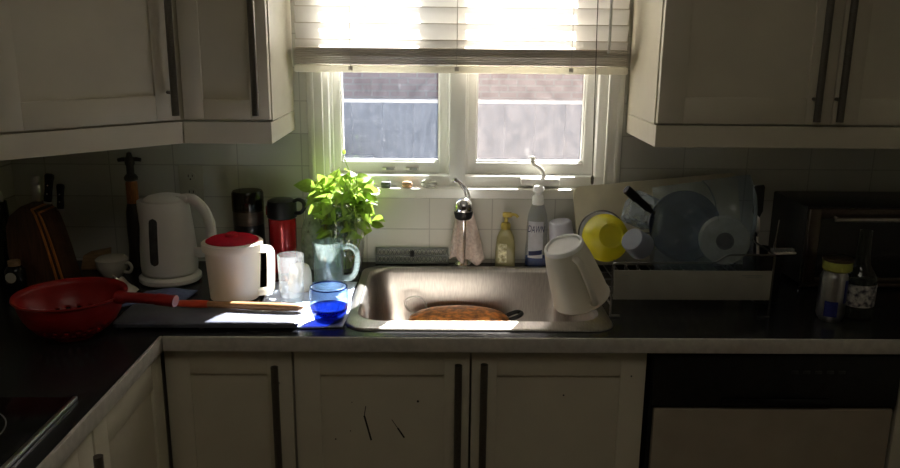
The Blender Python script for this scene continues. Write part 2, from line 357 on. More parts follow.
def rrect(cx, cy, hx, hy, r, z, n=6):
    pts = []
    for qx, qy, a0 in ((1, 1, 0), (-1, 1, PI/2), (-1, -1, PI), (1, -1, 1.5*PI)):
        for k in range(n+1):
            a = a0+PI/2*k/n
            pts.append((cx+qx*(hx-r)+r*math.cos(a), cy+qy*(hy-r)+r*math.sin(a), z))
    return pts
def smoothpath(P, n=8):
    P = [Vector(p) for p in P]; out = []
    for i in range(len(P)-1):
        p0 = P[max(i-1, 0)]; p1 = P[i]; p2 = P[i+1]; p3 = P[min(i+2, len(P)-1)]
        for k in range(n):
            t = k/n; out.append(0.5*((2*p1)+(p2-p0)*t+(2*p0-5*p1+4*p2-p3)*t*t+(3*p1-p0-3*p2+p3)*t**3))
    out.append(P[-1]); return out

# ------------------------------------------------------------------ the room
XL, XR, YR, ZC = -1.272, 1.75, -3.7, 2.44
WX0, WX1, WZ0, WZ1 = -0.345, 0.498, 1.150, 2.06          # hole for the window
a = MB()
a.bx(XL-0.1, WX0, 0, 0.16, 0, ZC).bx(WX1, XR+0.1, 0, 0.16, 0, ZC).bx(WX0, WX1, 0, 0.16, 0, WZ0-0.03).bx(WX0, WX1, 0, 0.16, WZ1, ZC)
struct(a.build('wall_back', 'wallpaint', smooth=0))
struct(MB().bx(XL-0.1, XL, YR, 0, 0, ZC).build('wall_left', 'wallpaint', smooth=0))
struct(MB().bx(XR, XR+0.1, YR, 0, 0, ZC).build('wall_right', 'wallpaint', smooth=0))
struct(MB().bx(XL-0.1, XR+0.1, YR-0.1, YR, 0, ZC).build('wall_rear', 'dimpaint', smooth=0))
struct(MB().bx(XL-0.1, XR+0.1, YR-0.1, 0.16, -0.1, 0).build('floor', 'floor', smooth=0))
struct(MB().bx(XL-0.1, XR+0.1, YR-0.1, 0.16, ZC, ZC+0.1).build('ceiling', 'ceil', smooth=0))
# tiled backsplash, a thin skin on the back and left walls
a = MB()
a.bx(XL+0.006, -0.385, -0.006, 0, 0.914, 1.60).bx(0.540, XR, -0.006, 0, 0.914, 1.60).bx(-0.385, 0.540, -0.006, 0, 0.914, 1.118)
struct(a.build('trim_1', 'tile', smooth=0))
tl = brickmat('cream_side_tile', (0.62, 0.60, 0.50), (0.64, 0.62, 0.52), (0.40, 0.385, 0.31), 0.19, 0.0955, 0.0022, 0.0, 0.22, 0.35, 'yz', zoff=-1.019)
struct(MB().bx(XL, XL+0.006, -1.9, -0.0, 0.914, 1.60).build('trim_2', tl, smooth=0))

# window: frame in the wall, casing, stool, two sashes
win = bpy.data.objects.new('window_1', None); COL.objects.link(win); struct(win)
a = MB()
fy0, fy1 = 0.015, 0.125
a.bx(WX0, WX0+0.018, fy0, fy1, WZ0, WZ1, 0.002).bx(0.4715, WX1, fy0, fy1, WZ0, WZ1, 0.002)
a.bx(WX0, WX1, fy0-0.0015, fy1+0.001, WZ0-0.005, WZ0+0.030, 0.003).bx(WX0, WX1, fy0-0.0015, fy1+0.001, WZ1-0.03, WZ1, 0.003)
a.bx(0.031, 0.079, 0.012, fy1, WZ0, WZ1, 0.003)                       # mullion
for x in (WX0+0.018, WX1-0.026, 0.023, 0.079): a.bx(x, x+0.008, 0.045, 0.11, WZ0+0.03, WZ1-0.03, 0.001)   # stops
struct(a.build('window_frame', 'white_vinyl', win))
def sash(x0, x1, st, y0, y1, gm):
    z0, z1 = WZ0+0.030, WZ1-0.03
    b = MB()
    b.bx(x0, x0+st, y0, y1, z0, z1, 0.004).bx(x1-st, x1, y0, y1, z0, z1, 0.004)
    b.bx(x0+st-0.003, x1-st+0.003, y0, y1, z0, z0+0.036, 0.004).bx(x0+st-0.003, x1-st+0.003, y0, y1, z1-0.036, z1, 0.004)
    for q, (u0, u1, v0, v1) in enumerate(((x0+st, x0+st+.004, z0+.036, z1-.036), (x1-st-.004, x1-st, z0+.036, z1-.036), (x0+st, x1-st, z0+.036, z0+.040), (x0+st, x1-st, z1-.040, z1-.036))):
        b.bx(u0, u1, y0+0.008, y1-0.008, v0, v1)
    o = struct(b.build('sash', 'white_vinyl', win))
    g = struct(MB().bx(x0+st+0.001, x1-st-0.001, (y0+y1)/2-0.002, (y0+y1)/2+0.002, z0+0.037, z1-0.037).build('window_glass', gm, o, smooth=0))
sash(WX0+0.019, 0.030, 0.030, 0.055, 0.095, 'pane_clear')
sash(0.080, 0.471, 0.032, 0.050, 0.090, 'pane_milky')
# casing boards and stool
a = MB()
a.bx(-0.385, WX0+0.004, -0.016, 0.0, 1.15, 2.13, 0.003).bx(WX1-0.004, 0.540, -0.016, 0.0, 1.15, 2.13, 0.003)
a.bx(-0.385, 0.540, -0.016, 0.0, WZ1-0.004, 2.13, 0.003)
a.bx(-0.378, -0.366, -0.020, -0.012, 1.15, 2.12, 0.002).bx(0.521, 0.533, -0.020, -0.012, 1.15, 2.12, 0.002)
struct(a.build('trim_3', 'trimpaint'))
struct(MB().bx(-0.385, 0.540, -0.026, 0.014, 1.118, 1.1475, 0.004).build('trim_4', 'trimpaint'))
# hardware of the window
for k, x in enumerate((-0.153, -0.082)):
    t = thing('window_latch', ('small grey latch on the bottom rail of the clear left sash, farther from the crank', 'small grey latch on the bottom rail of the clear left sash, nearer the crank')[k], 'latch', (x, 0.0555, 1.182), group='latches on the left sash')
    MB().box((0, -0.004, 0.013), (0.040, 0.008, 0.012), 0.002).build('latch_plate', 'steel', t)
    MB().box((0.004, -0.012, 0.013), (0.024, 0.009, 0.007), 0.002).build('latch_lever', 'gridgrey', t)
t = thing('window_crank', 'cream crank opener with folded lever below the milky right pane', 'window crank', (0.304, 0.015, 1.1515))
MB().box((0, -0.013, 0.014), (0.118, 0.026, 0.024), 0.005).build('crank_housing', 'trimpaint', t)
MB().tube(smoothpath([(0.006, -0.024, 0.022), (0.008, -0.030, 0.040), (-0.004, -0.030, 0.058), (-0.022, -0.030, 0.070), (-0.026, -0.030, 0.082)]), 0.0062, 10).build('crank_lever', 'trimpaint', t)
MB().lathe([(0, -.008), (.006, -.007), (.0085, 0), (.006, .007), (0, .008)], 14, Tr(-0.026, -0.030, 0.086)).build('crank_knob', 'white_vinyl', t)

# ------------------------------------------------------------------ outside
struct(MB().bx(-8, 9, 0.4, 14, -0.45, -0.40).build('ground', 'concrete', smooth=0))
t = thing('neighbour_house', 'pinkish brick house wall seen through the window glass', 'house', (0.5, 7.4, -0.4))
MB().bx(-6, 6, 0, 0.3, 0, 3.4).build('wall', 'brick', t, smooth=0)
MB().bx(-6.2, 6.2, -0.35, 0.5, 3.4, 3.55).build('eave', 'fencecap', t, smooth=0)
t = thing('garden_fence', 'blue grey board fence with white cap outside the window', 'fence', (0, 5.0, -0.4))
b = MB()
for k in range(26): b.bx(-3.6+k*0.28, -3.6+k*0.28+0.2785, 0, 0.03, 0.0, 1.40)
b.build('boards', 'bluefence', t, smooth=0)
MB().bx(-3.65, 3.75, -0.03, 0.06, 1.40, 1.435, 0.005).build('cap_rail', 'fencecap', t)
t = thing('storage_box', 'pale blue box by the fence seen low in the clear left pane', 'box', (-1.02, 4.55, -0.4))
MB().bx(-0.42, 0.42, -0.2, 0.2, 0, 0.88, 0.02).build('bin_body', 'palebin', t)
MB().bx(-0.44, 0.44, -0.22, 0.22, 0.88, 0.95, 0.02).build('bin_lid', 'fencecap', t)

# ------------------------------------------------------------------ blind
t = thing('venetian_blind', 'white horizontal slat blind half lowered over the sunny window', 'blind', (0.062, -0.052, 0))
TILT = math.radians(62)
b = MB()
for k in range(11):
    z = 1.555+0.0445*k
    def f(u, v, z=z):
        s_ = (v-0.5)*0.050; bow = 0.0035*(1-(2*v-1)**2)
        y = -s_*math.cos(TILT) - bow*math.sin(TILT); zz = s_*math.sin(TILT) - bow*math.cos(TILT)*-1
        return ((u-0.5)*0.935, y, z+zz)
    b.sheet(f, 2, 6)
b.build('slats', 'slat', t, smooth=60)
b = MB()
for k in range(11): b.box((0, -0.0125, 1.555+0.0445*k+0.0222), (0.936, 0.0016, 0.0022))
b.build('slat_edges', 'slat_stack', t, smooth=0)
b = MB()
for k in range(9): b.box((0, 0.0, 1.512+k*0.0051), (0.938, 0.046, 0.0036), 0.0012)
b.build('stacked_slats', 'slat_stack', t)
MB().box((0, 0.0, 1.497), (0.940, 0.048, 0.020), 0.004).build('bottom_rail', 'rail', t)
MB().box((0, 0.0, 2.09), (0.94, 0.056, 0.05), 0.004).build('head_rail', 'white_vinyl', t)
for x in (-0.312, -0.014, 0.308):
    b = MB()
    for dy in (-0.026, 0.024): b.tube([(x, dy, 1.495), (x, dy, 2.08)], 0.0010, 6)
    b.box((x, -0.0255, 1.499), (0.012, 0.004, 0.012), 0.001)
    b.build('ladder_cord', 'cord', t)
MB().tube([(0.410, -0.034, 1.545), (0.410, -0.034, 2.07)], 0.0042, 10).build('tilt_wand', 'wand', t)
MB().tube([(0.366, -0.032, 2.07), (0.374, -0.031, 1.60), (0.384, -0.026, 1.20)], 0.0013, 6).lathe([(0, 0), (.004, .004), (.005, .02), (.002, .028), (0, .03)], 10, Tr(0.384, -0.026, 1.172)).build('pull_cord', 'darkcord', t)

# ------------------------------------------------------------------ cabinets
def shaker(x0, x1, z0, z1, fr=0.058, th=0.020, rec=0.007):
    """door in local x/z with front face at y = 0 and back at y = th"""
    b = MB()
    b.bx(x0, x0+fr, 0, th, z0, z1, 0.0015).bx(x1-fr, x1, 0, th, z0, z1, 0.0015)
    b.bx(x0+fr-0.0005, x1-fr+0.0005, 0, th, z0, z0+fr, 0.0015).bx(x0+fr-0.0005, x1-fr+0.0005, 0, th, z1-fr, z1, 0.0015)
    b.bx(x0+fr-0.002, x1-fr+0.002, rec, th-0.002, z0+fr-0.002, z1-fr+0.002)
    return b
def bar_handle(parent, x, z0, z1, inset=0.055):
    h = MB().tube([(x, -0.032, z0), (x, -0.032, z1)], 0.0088, 14).build('handle', 'handle', parent)
    for z in (z0+inset, z1-inset):
        MB().tube([(x, 0.001, z), (x, -0.031, z)], 0.0045, 10).build('handle_post', 'handle', h)
    return h
ZB, ZT = 1.374, 2.16
UF = -0.315
# corner cabinet with a diagonal door
cabA = thing('corner_wall_cabinet', 'off white corner wall cabinet with diagonal door at left end', 'cabinet')
p0 = Vector((-0.647, -0.322, 0)); p1 = Vector((-0.952, -0.642, 0))
poly = [(XL+0.007, -0.008), (-0.649, -0.008), (-0.649, UF), (-0.949+0.006, -0.628), (XL+0.007, -0.628)]
MB().prism(poly, ZB, ZT, 0, axis='z').build('body', 'paint', cabA, smooth=0)
ln = (p0-p1).length; ang = math.atan2(p0.y-p1.y, p0.x-p1.x)
dA = shaker(0.004, ln-0.006, ZB+0.004, ZT-0.002, 0.062).build('door', 'paint', cabA, loc=(p1.x+0.0, p1.y-0.012, 0), rot=(0, 0, ang))
bar_handle(dA, ln-0.035, 1.392, 2.05)
vA = [(-0.649, -0.316), (-0.649, -0.337), (-0.952, -0.657), (-0.975, -0.657), (-0.97, -0.648)]
MB().prism([(-0.649, -0.30), (-0.649, -0.334), (-0.9565, -0.656), (XL+0.01, -0.656), (XL+0.01, -0.638), (-0.963, -0.638), (-0.667, -0.30)], 1.318, ZB-0.001, 0, axis='z').build('light_rail', 'paint', cabA, smooth=0)
# narrow cabinet beside the window
cabB = thing('wall_cabinet', 'narrow off white wall cabinet on left of the window', 'cabinet')
MB().bx(-0.646, -0.424, UF, -0.008, ZB, ZT, 0.001).build('body', 'paint', cabB, smooth=0)
dB = shaker(-0.643, -0.427, ZB+0.004, ZT-0.002, 0.050).build('door', 'paint', cabB, loc=(0, -0.336, 0))
bar_handle(dB, -0.455, 1.392, 2.05)
MB().bx(-0.646, -0.424, -0.337, -0.315, 1.318, ZB-0.001, 0.001).bx(-0.444, -0.424, -0.315, -0.008, 1.318, ZB-0.001, 0.001).build('light_rail', 'paint', cabB, smooth=0)
# wide cabinet on the right
cabC = thing('wall_cabinet', 'wide off white two door wall cabinet on right of the window', 'cabinet')
MB().bx(0.551, 1.451, UF, -0.008, ZB, ZT, 0.001).build('body', 'paint', cabC, smooth=0)
for x0, x1, hx in ((0.554, 0.996, 0.945), (0.999, 1.448, 1.003)):
    d = shaker(x0, x1, ZB+0.004, ZT-0.002, 0.066).build('door', 'paint', cabC, loc=(0, -0.336, 0))
    bar_handle(d, hx+(0 if hx < 1 else 0.0), 1.388, 2.05)
MB().bx(0.551, 1.451, -0.337, -0.315, 1.318, ZB-0.001, 0.001).bx(0.551, 0.571, -0.315, -0.008, 1.318, ZB-0.001, 0.001).build('light_rail', 'paint', cabC, smooth=0)

# base cabinets
def carcass(x0, x1, y0, y1, open_top=True):
    b = MB()
    b.bx(x0, x0+0.016, y0, y1, 0.10, 0.876).bx(x1-0.016, x1, y0, y1, 0.10, 0.876).bx(x0, x1, y0, y1, 0.10, 0.116).bx(x0, x1, y1-0.01, y1, 0.10, 0.876)
    b.bx(x0, x1, y0, y0+0.016, 0.862, 0.876).bx(x0+0.0, x1, y0+0.05, y0+0.066, 0.0, 0.10)
    return b
cabD = thing('base_cabinet', 'narrow off white base cabinet with handle, left of the sink cabinet', 'cabinet')
carcass(-0.640, -0.342, -0.588, -0.01).build('body', 'cabinet_inside', cabD, smooth=0)
d = shaker(-0.6412, -0.344, 0.115, 0.868, 0.058).build('door', 'paint', cabD, loc=(0, -0.610, 0))
bar_handle(d, -0.378, 0.46, 0.842)
cabE = thing('sink_base_cabinet', 'off white double door cabinet under the sink with dark scuffs', 'cabinet')
carcass(-0.340, 0.495, -0.588, -0.01).build('body', 'cabinet_inside', cabE, smooth=0)
dE = shaker(-0.338, 0.0755, 0.115, 0.868, 0.060).build('door', 'paint', cabE, loc=(0, -0.610, 0))
bar_handle(dE, 0.048, 0.46, 0.848)
for x0, z0, x1, z1, w_ in ((-0.176, .700, -0.160, .635, .0022), (-0.172, .725, -0.176, .700, .001), (-0.096, .668, -0.080, .642, .0020), (-0.110, .69, -0.096, .668, .0008)):
    v = Vector((x1-x0, 0, z1-z0)); L_ = v.length; an = math.atan2(v.x, v.z)
    MB().box((0, 0, 0), (w_*2, 0.0006, L_), 0, Tr((x0+x1)/2, 0.0068, (z0+z1)/2) @ Matrix.Rotation(an, 4, 'Y')).build('scratch', 'scuff', dE, smooth=0)
def dots(door, spots):
    for x, z, s_, y in spots:
        MB().lathe([(0, -.0004), (s_, -.0004), (s_, .0004), (0, .0004)], 10, Tr(x, y, z) @ Matrix.Rotation(PI/2, 4, 'X')).build('stain_dot', 'scuff', door, smooth=0)
dots(dE, ((-0.047, .738, .003, .0068), (-0.246, .638, .002, .0068), (-0.21, .66, .0015, .0068), (-0.205, .735, .0012, .0068)))
dF = shaker(0.0805, 0.494, 0.115, 0.868, 0.060).build('door', 'paint', cabE, loc=(0, -0.610, 0))
bar_handle(dF, 0.108, 0.46, 0.850)
dots(dF, ((0.302, .755, .0022, .0068), (0.460, .808, .002, -.0004)))
# dishwasher
t = thing('dishwasher', 'dishwasher with black control panel and beige door right of sink', 'dishwasher', (0.804, -0.60, 0))
MB().bx(-0.298, 0.298, 0.0, 0.57, 0.02, 0.868, 0.003).build('tub', 'black', t)
MB().bx(-0.296, 0.296, -0.022, 0.0, 0.735, 0.868, 0.006).build('control_panel', 'black', t)
MB().bx(-0.286, 0.290, -0.020, 0.0, 0.13, 0.728, 0.004).build('door', 'dishpanel', t)
MB().bx(-0.298, -0.288, -0.012, 0.0, 0.05, 0.868).build('side_gasket', 'black', t, smooth=0)
MB().bx(-0.13, 0.13, -0.030, -0.022, 0.742, 0.760, 0.004).build('latch_grip', 'blackgloss', t)
MB().bx(-0.29, 0.29, 0.04, 0.06, 0.0, 0.12).build('toe_kick', 'black', t, smooth=0)
for k in range(5): MB().box((0.04+k*0.028, -0.0232, 0.825), (0.016, 0.003, 0.008), 0.001).build('button', 'button', t)
cabG = thing('base_cabinet', 'off white base cabinet beyond the dishwasher at far right', 'cabinet')
carcass(1.106, 1.74, -0.588, -0.01).build('body', 'cabinet_inside', cabG, smooth=0)
d = shaker(1.109, 1.737, 0.115, 0.868, 0.060).build('door', 'paint', cabG, loc=(0, -0.610, 0)); bar_handle(d, 1.15, 0.46, 0.848)
# left run
cabH = thing('base_cabinet', 'off white base cabinet in left run, next to the inner corner', 'cabinet')
MB().bx(XL+0.01, -0.664, -1.000, -0.02, 0.10, 0.876).build('body', 'cabinet_inside', cabH, smooth=0)
MB().bx(XL+0.01, -0.69, -1.000, -0.62, 0.0, 0.10).build('toe_kick', 'black', cabH, smooth=0)
d = shaker(0.0, 0.368, 0.115, 0.868, 0.060).build('door', 'paint', cabH, loc=(-0.642, -0.998, 0), rot=(0, 0, PI/2))
cabI = thing('base_cabinet', 'off white base cabinet under the black cooktop', 'cabinet')
MB().bx(XL+0.01, -0.664, -1.64, -1.004, 0.10, 0.876).build('body', 'cabinet_inside', cabI, smooth=0)
MB().bx(XL+0.01, -0.69, -1.64, -1.004, 0.0, 0.10).build('toe_kick', 'black', cabI, smooth=0)
for y0, hx in ((-1.32, 0.260), (-1.64, 0.05)):
    d = shaker(0.0, 0.313, 0.115, 0.868, 0.060).build('door', 'paint', cabI, loc=(-0.642, y0+0.002, 0), rot=(0, 0, PI/2)); bar_handle(d, hx, 0.46, 0.848)

# ------------------------------------------------------------------ counter, sink, cooktop
SX0, SX1, SY0, SY1 = -0.195, 0.395, -0.537, -0.088      # basin opening
CZ = 0.914
t = thing('countertop', 'black laminate L shaped counter with pale grey front edge', 'countertop')
b = MB()
z0 = 0.879
b.bx(XL+0.007, SX0-0.012, -0.632, -0.007, z0, CZ).bx(SX1+0.012, XR-0.005, -0.632, -0.007, z0, CZ)
b.bx(SX0-0.012, SX1+0.012, -0.632, SY0-0.012, z0, CZ).bx(SX0-0.012, SX1+0.012, SY1+0.012, -0.007, z0, CZ)
b.bx(XL+0.007, -0.640, -1.66, -0.632, z0, CZ)
b.build('slab', 'counter', t, smooth=0)
MB().bx(-0.632, XR-0.005, -0.640, -0.632, z0-0.001, CZ, 0.0025).bx(-0.640, -0.632, -1.66, -0.6325, z0-0.001, CZ, 0.0025).build('front_edge', 'counter_edge', t)
t = thing('kitchen_sink', 'stainless steel single bowl sink set into the black counter', 'sink')
cx, cy, hx, hy = (SX0+SX1)/2, (SY0+SY1)/2, (SX1-SX0)/2, (SY1-SY0)/2
rings = [rrect(cx, cy-.017, hx+0.028, hy+0.044, 0.055, CZ+0.0005), rrect(cx, cy-.017, hx+0.027, hy+0.043, 0.055, CZ+0.003), rrect(cx, cy-.017, hx+0.022, hy+0.038, 0.055, CZ+0.0056),
         rrect(cx, cy, hx+0.010, hy+0.010, 0.068, CZ+0.004), rrect(cx, cy, hx+0.006, hy+0.006, 0.068, CZ+0.0055), rrect(cx, cy, hx, hy, 0.065, CZ+0.0005), rrect(cx, cy, hx-0.003, hy-0.003, 0.065, CZ-0.008),
         rrect(cx, cy, hx-0.010, hy-0.010, 0.062, CZ-0.12), rrect(cx, cy, hx-0.014, hy-0.014, 0.060, CZ-0.165), rrect(cx, cy, hx-0.022, hy-0.022, 0.055, CZ-0.180),
         rrect(cx, cy, hx-0.040, hy-0.040, 0.050, CZ-0.186), rrect(cx, cy, 0.05, 0.05, 0.049, CZ-0.190)]
MB().loft(rings, False, False).build('basin', 'sinksteel', t, smooth=50, solid=0.0012)
MB().lathe([(0.052, 0.0), (0.050, 0.003), (0.040, 0.002), (0.036, -0.010), (0, -0.012)], 28, Tr(cx, cy, CZ-0.190)).build('drain', 'chrome', t)
t = thing('cooktop', 'black glass cooktop with steel side trim set in left counter', 'cooktop', (-0.95, -1.27, CZ))
MB().bx(-0.26, 0.262, -0.305, 0.303, 0.0, 0.006, 0.002).build('glass_top', 'blackgloss', t)
MB().bx(0.262, 0.271, -0.305, 0.304, 0.0, 0.0085, 0.002).build('side_trim', 'steel', t)
for x, y, r in ((0.10, 0.15, 0.105), (-0.13, 0.15, 0.08), (0.10, -0.15, 0.08), (-0.13, -0.15, 0.105)):
    b = MB()
    b.loft([[(x+q*math.cos(2*PI*k/48), y+q*math.sin(2*PI*k/48), z) for k in range(48)] for q, z in ((r, .006), (r, .0064), (r-.0025, .0064), (r-.0025, .006))], False, False)
    b.build('burner_ring', 'burner', t)

# ------------------------------------------------------------------ faucet and cloth
t = thing('kitchen_faucet', 'chrome faucet with curved lever behind the sink', 'faucet', (0.074, -0.036, CZ))
MB().lathe([(0, 0), (.024, 0), (.0245, .006), (.019, .011), (.0165, .016), (.0165, .150), (.0185, .165), (.0185, .18), (0, .182)], 28).build('column', 'chrome', t)
lab(MB().tube(smoothpath([(0, -0.004, .160), (0, -0.03, .178), (-0.001, -0.055, .188), (-0.002, -0.075, .186)]), [0.016]*12+[0.018]*12+[0.0205]*1, 18).build('spout', 'chrome', t), 'chrome spout pointing at the room')
MB().lathe([(0, .036), (.012, .034), (.022, .026), (.0275, .012), (.028, 0), (.026, -.004)], 28, Tr(-0.003, -0.086, .190)).build('spout_cap', 'chrome', t)
MB().lathe([(.027, 0), (.0275, -.006), (.024, -.020), (.019, -.024), (0, -.024)], 28, Tr(-0.003, -0.086, .187)).build('nozzle', 'black', t)
b = MB()
b.tube(smoothpath([(0.010, 0, .178), (0.016, -0.003, .205), (0.010, -0.006, .232), (-0.006, -0.008, .252), (-0.020, -0.01, .262)]), 0.0042, 10)
b.tube(smoothpath([(0.002, 0, .178), (0.007, -0.003, .205), (0.002, -0.006, .229), (-0.010, -0.008, .248), (-0.020, -0.01, .262)]), 0.0036, 10)
b.lathe([(0, -.008), (.006, -.006), (.008, 0), (.006, .006), (0, .008)], 12, Tr(-0.026, -0.01, .264))
b.build('lever', 'chrome', t)
b = MB()
def lobe(x0, x1a, x1b, ztop, zbot, ph, yb):
    def f(u, v):
        wv = 0.35+0.65*min(1, v*1.6); xl = x0+(x1a-x0)*v; xr = x0+0.010*(1 if x1b > x1a else 1)+(x1b-x0)*min(1.0, v**0.7)*1.0
        x = xl+(xr-xl)*u
        y = yb - 0.006*math.sin(u*9+ph)*(0.3+v) - 0.012*math.sin(v*PI*0.9) + 0.004*math.sin(v*11+u*5+ph)
        z = ztop+(zbot-ztop)*v + 0.010*math.sin(u*5+ph)*v
        return (x, y, z)
    b.sheet(f, 14, 26)
lobe(0.055, 0.034, 0.066, 1.096, 0.940, 0.4, -0.062)
lobe(0.082, 0.080, 0.128, 1.096, 0.934, 1.9, -0.060)
lobe(0.056, 0.038, 0.064, 1.096, 0.97, 2.4, -0.012)
lobe(0.080, 0.084, 0.118, 1.096, 0.96, 0.9, -0.012)
def band(u, v):
    a_ = PI*v; return (0.056+0.038*u+0.004*math.sin(v*7), -0.037-0.026*math.cos(a_), 1.093+0.016*math.sin(a_)+0.003*math.sin(u*8))
b.sheet(band, 8, 12)
o = b.build('dishcloth', 'pinkcloth', None, smooth=80, solid=0.003)
tag(o, 'pale pink dishcloth draped over the chrome faucet', 'dishcloth')

# ------------------------------------------------------------------ sill items
o = MB().box((0, 0, 0.009), (0.030, 0.016, 0.018), 0.004).build('eraser_block', 'eraser', None, loc=(-0.158, -0.012, 1.1475)); tag(o, 'small dark grey block on the window sill beside the basil', 'block')
def pebble(sx, sy, sz, seed):
    rnd = random.Random(seed); bm = bmesh.new(); bmesh.ops.create_icosphere(bm, subdivisions=3, radius=1.0)
    for v in bm.verts:
        n = v.co.copy(); q = abs(n.x)**0.7*math.copysign(1, n.x), abs(n.y)**0.8*math.copysign(1, n.y), abs(n.z)**0.75*math.copysign(1, n.z)
        v.co = Vector((q[0]*sx, q[1]*sy, q[2]*sz))*(1+0.05*rnd.uniform(-1, 1))
    mb = MB(); mb._add(bm, Tr(0, 0, sz*0.97)); return mb
o = pebble(0.016, 0.011, 0.010, 1).build('stone', 'stone_orange', None, loc=(-0.095, -0.012, 1.1475)); tag(o, 'small orange brown stone, middle piece on the window sill', 'stone')
o = pebble(0.024, 0.012, 0.0125, 2).build('stone', 'stone_pale', None, loc=(-0.030, -0.012, 1.1475)); tag(o, 'pale banded stone on the window sill nearest the faucet', 'stone')

# ------------------------------------------------------------------ outlet
t = thing('wall_outlet', 'ivory double wall outlet on the tiles above the kettle', 'outlet', (-0.738, -0.006, 1.152))
MB().box((0, -0.003, 0), (0.072, 0.006, 0.116), 0.003).build('cover_plate', 'outlet', t)
for dz in (0.024, -0.024):
    s_ = MB().prism([(0.016*math.cos(q)*(1.0), dz+0.0145*math.sin(q)) for q in [2*PI*k/20 for k in range(20)]], -0.0085, -0.005, 0).build('socket', 'outlet', t)
    MB().box((-0.006, -0.0088, dz+0.003), (0.002, 0.001, 0.008)).box((0.006, -0.0088, dz+0.003), (0.002, 0.001, 0.007)).build('slots', 'black', s_, smooth=0)
    MB().lathe([(0, -.0005), (.0025, -.0005), (.0025, .0005), (0, .0005)], 10, Tr(0, -0.0088, dz-0.007) @ Matrix.Rotation(PI/2, 4, 'X')).build('ground_hole', 'black', s_, smooth=0)

# ------------------------------------------------------------------ kettle
t = thing('electric_kettle', 'white electric kettle with dark water gauge on the left counter', 'kettle', (-0.752, -0.205, CZ+0.003), (0, 0, -0.12))
MB().lathe([(0, 0), (.080, 0), (.084, .004), (.084, .014), (.076, .022), (0, .022)], 44).build('power_base', 'kettle', t)
bm = bmesh.new(); b = MB()
prof = [(0, .024), (.070, .024), (.075, .028), (.0765, .045), (.0755, .09), (.071, .15), (.065, .20), (.0615, .222), (.0585, .226)]
b.lathe(prof, 48)
for v in b.bm.verts:                                              # pull out the pouring lip
    if v.co.z > 0.16 and v.co.x < -0.02:
        k = max(0, -v.co.x/0.065)**5*((v.co.z-0.16)/0.066)**1.3
        v.co.x -= 0.026*k; v.co.z += 0.004*k
b.build('body', 'kettle', t)
MB().lathe([(.058, .224), (.0575, .231), (.048, .238), (.030, .243), (0, .2445)], 40).build('lid', 'kettle', t)
MB().box((0.052, 0, 0.236), (0.034, 0.030, 0.014), 0.005).build('lid_hinge', 'kettle', t)
MB().tube(smoothpath([(0.048, 0, 0.232), (0.078, 0, 0.232), (0.108, 0, 0.205), (0.125, 0, 0.160), (0.124, 0, 0.120), (0.110, 0, 0.100)]), [.0135]*8+[.0145]*8+[.0150]*8+[.0140]*8+[.0125]*8+[.0105], 16, flat=0.9).build('handle', 'kettle', t)
MB().box((0.090, 0, 0.082), (0.030, 0.02, 0.028), 0.007).build('switch_lever', 'kettle', t)
def krad(z):
    for (r0, z0_), (r1, z1_) in zip(prof[2:], prof[3:]):
        if z0_ <= z <= z1_: return r0+(r1-r0)*(z-z0_)/(z1_-z0_)
def gf(off, hw, za, zb):
    def f(u, v):
        z = za+(zb-za)*v; e = min(z-za, zb-z); wd = hw*math.sqrt(max(0, 1-max(0, 1-e/hw)**2)) if e < hw else hw
        x = (u-.5)*2*wd-.006; r = krad(z)+off
        return (x, -math.sqrt(r*r-x*x), z)
    return f
g_ = MB().sheet(gf(.0010, .0150, .056, .192), 10, 30).build('gauge_frame', 'kettle', t, smooth=60)
MB().sheet(gf(.0016, .0125, .059, .189), 10, 30).build('water_gauge', 'gauge', g_, smooth=60)
bpy.context.view_layer.update()

# cloth and napkin near the kettle
def cl(u, v):
    x = -0.80+0.135*u+0.02*v; y = -0.447+0.128*v+0.02*math.sin(u*3)
    return (x, y, CZ+0.0035+0.004*(0.5+0.5*math.sin(u*9+v*4))*(0.6+0.4*math.sin(v*8)))
o = MB().sheet(lambda u, v: cl(u, v), 22, 22).build('blue_cloth', 'bluecloth', None, smooth=80, solid=0.003)
tag(o, 'folded slate blue cloth lying in front of the kettle', 'cloth')
def nk(u, v):
    h = max(0, 1-abs(u-0.55)*2.1)*0.058*(1-0.4*v)
    return (-0.895+0.092*u, -0.365+0.065*v-0.010*u, CZ+0.003+h+0.004*math.sin(u*14+v*7)*(0.3+u*(1-u)*2))
o = MB().sheet(nk, 18, 10).build('napkin', 'napkin', None, smooth=60, solid=0.0015)
tag(o, 'crumpled white paper napkin peaked beside the red colander handle', 'napkin')

# ------------------------------------------------------------------ sugar bowl, wooden box, jar, oil
t = thing('sugar_bowl', 'cream lidded ceramic bowl with side handle, left of the kettle', 'bowl', (-0.930, -0.165, CZ))
MB().lathe([(0, 0), (.026, 0), (.029, .004), (.040, .022), (.0435, .038), (.042, .048), (.039, .048), (.0395, .038), (.036, .022), (.02, .006), (0, .006)], 36).build('bowl', 'ceramic', t)
MB().lathe([(.0445, .047), (.0445, .051), (.036, .057), (.016, .060), (0, .0605)], 36).build('lid', 'ceramic', t)
MB().tube(smoothpath([(0.038, -0.012, .040), (0.054, -0.016, .043), (0.062, -0.018, .030), (0.054, -0.016, .016), (0.038, -0.010, .015)]), 0.0045, 10).build('handle', 'ceramic', t)
o = MB().prism([(-0.035, 0), (0.035, 0), (0.042, 0.058), (-0.024, 0.044)], -0.025, 0.025, 0.003).build('wooden_box', 'palewood', None, loc=(-1.012, -0.085, CZ)); tag(o, 'small pale wooden wedge box between knife block and sugar bowl', 'box')
t = thing('spice_jar', 'small dark jar with round white label, left of the knife block', 'jar', (-1.122, -0.320, CZ))
MB().lathe([(0, 0), (.024, 0), (.025, .003), (.025, .062), (.018, .072), (.014, .076), (0, .076)], 28).build('jar_body', 'blackgloss', t)
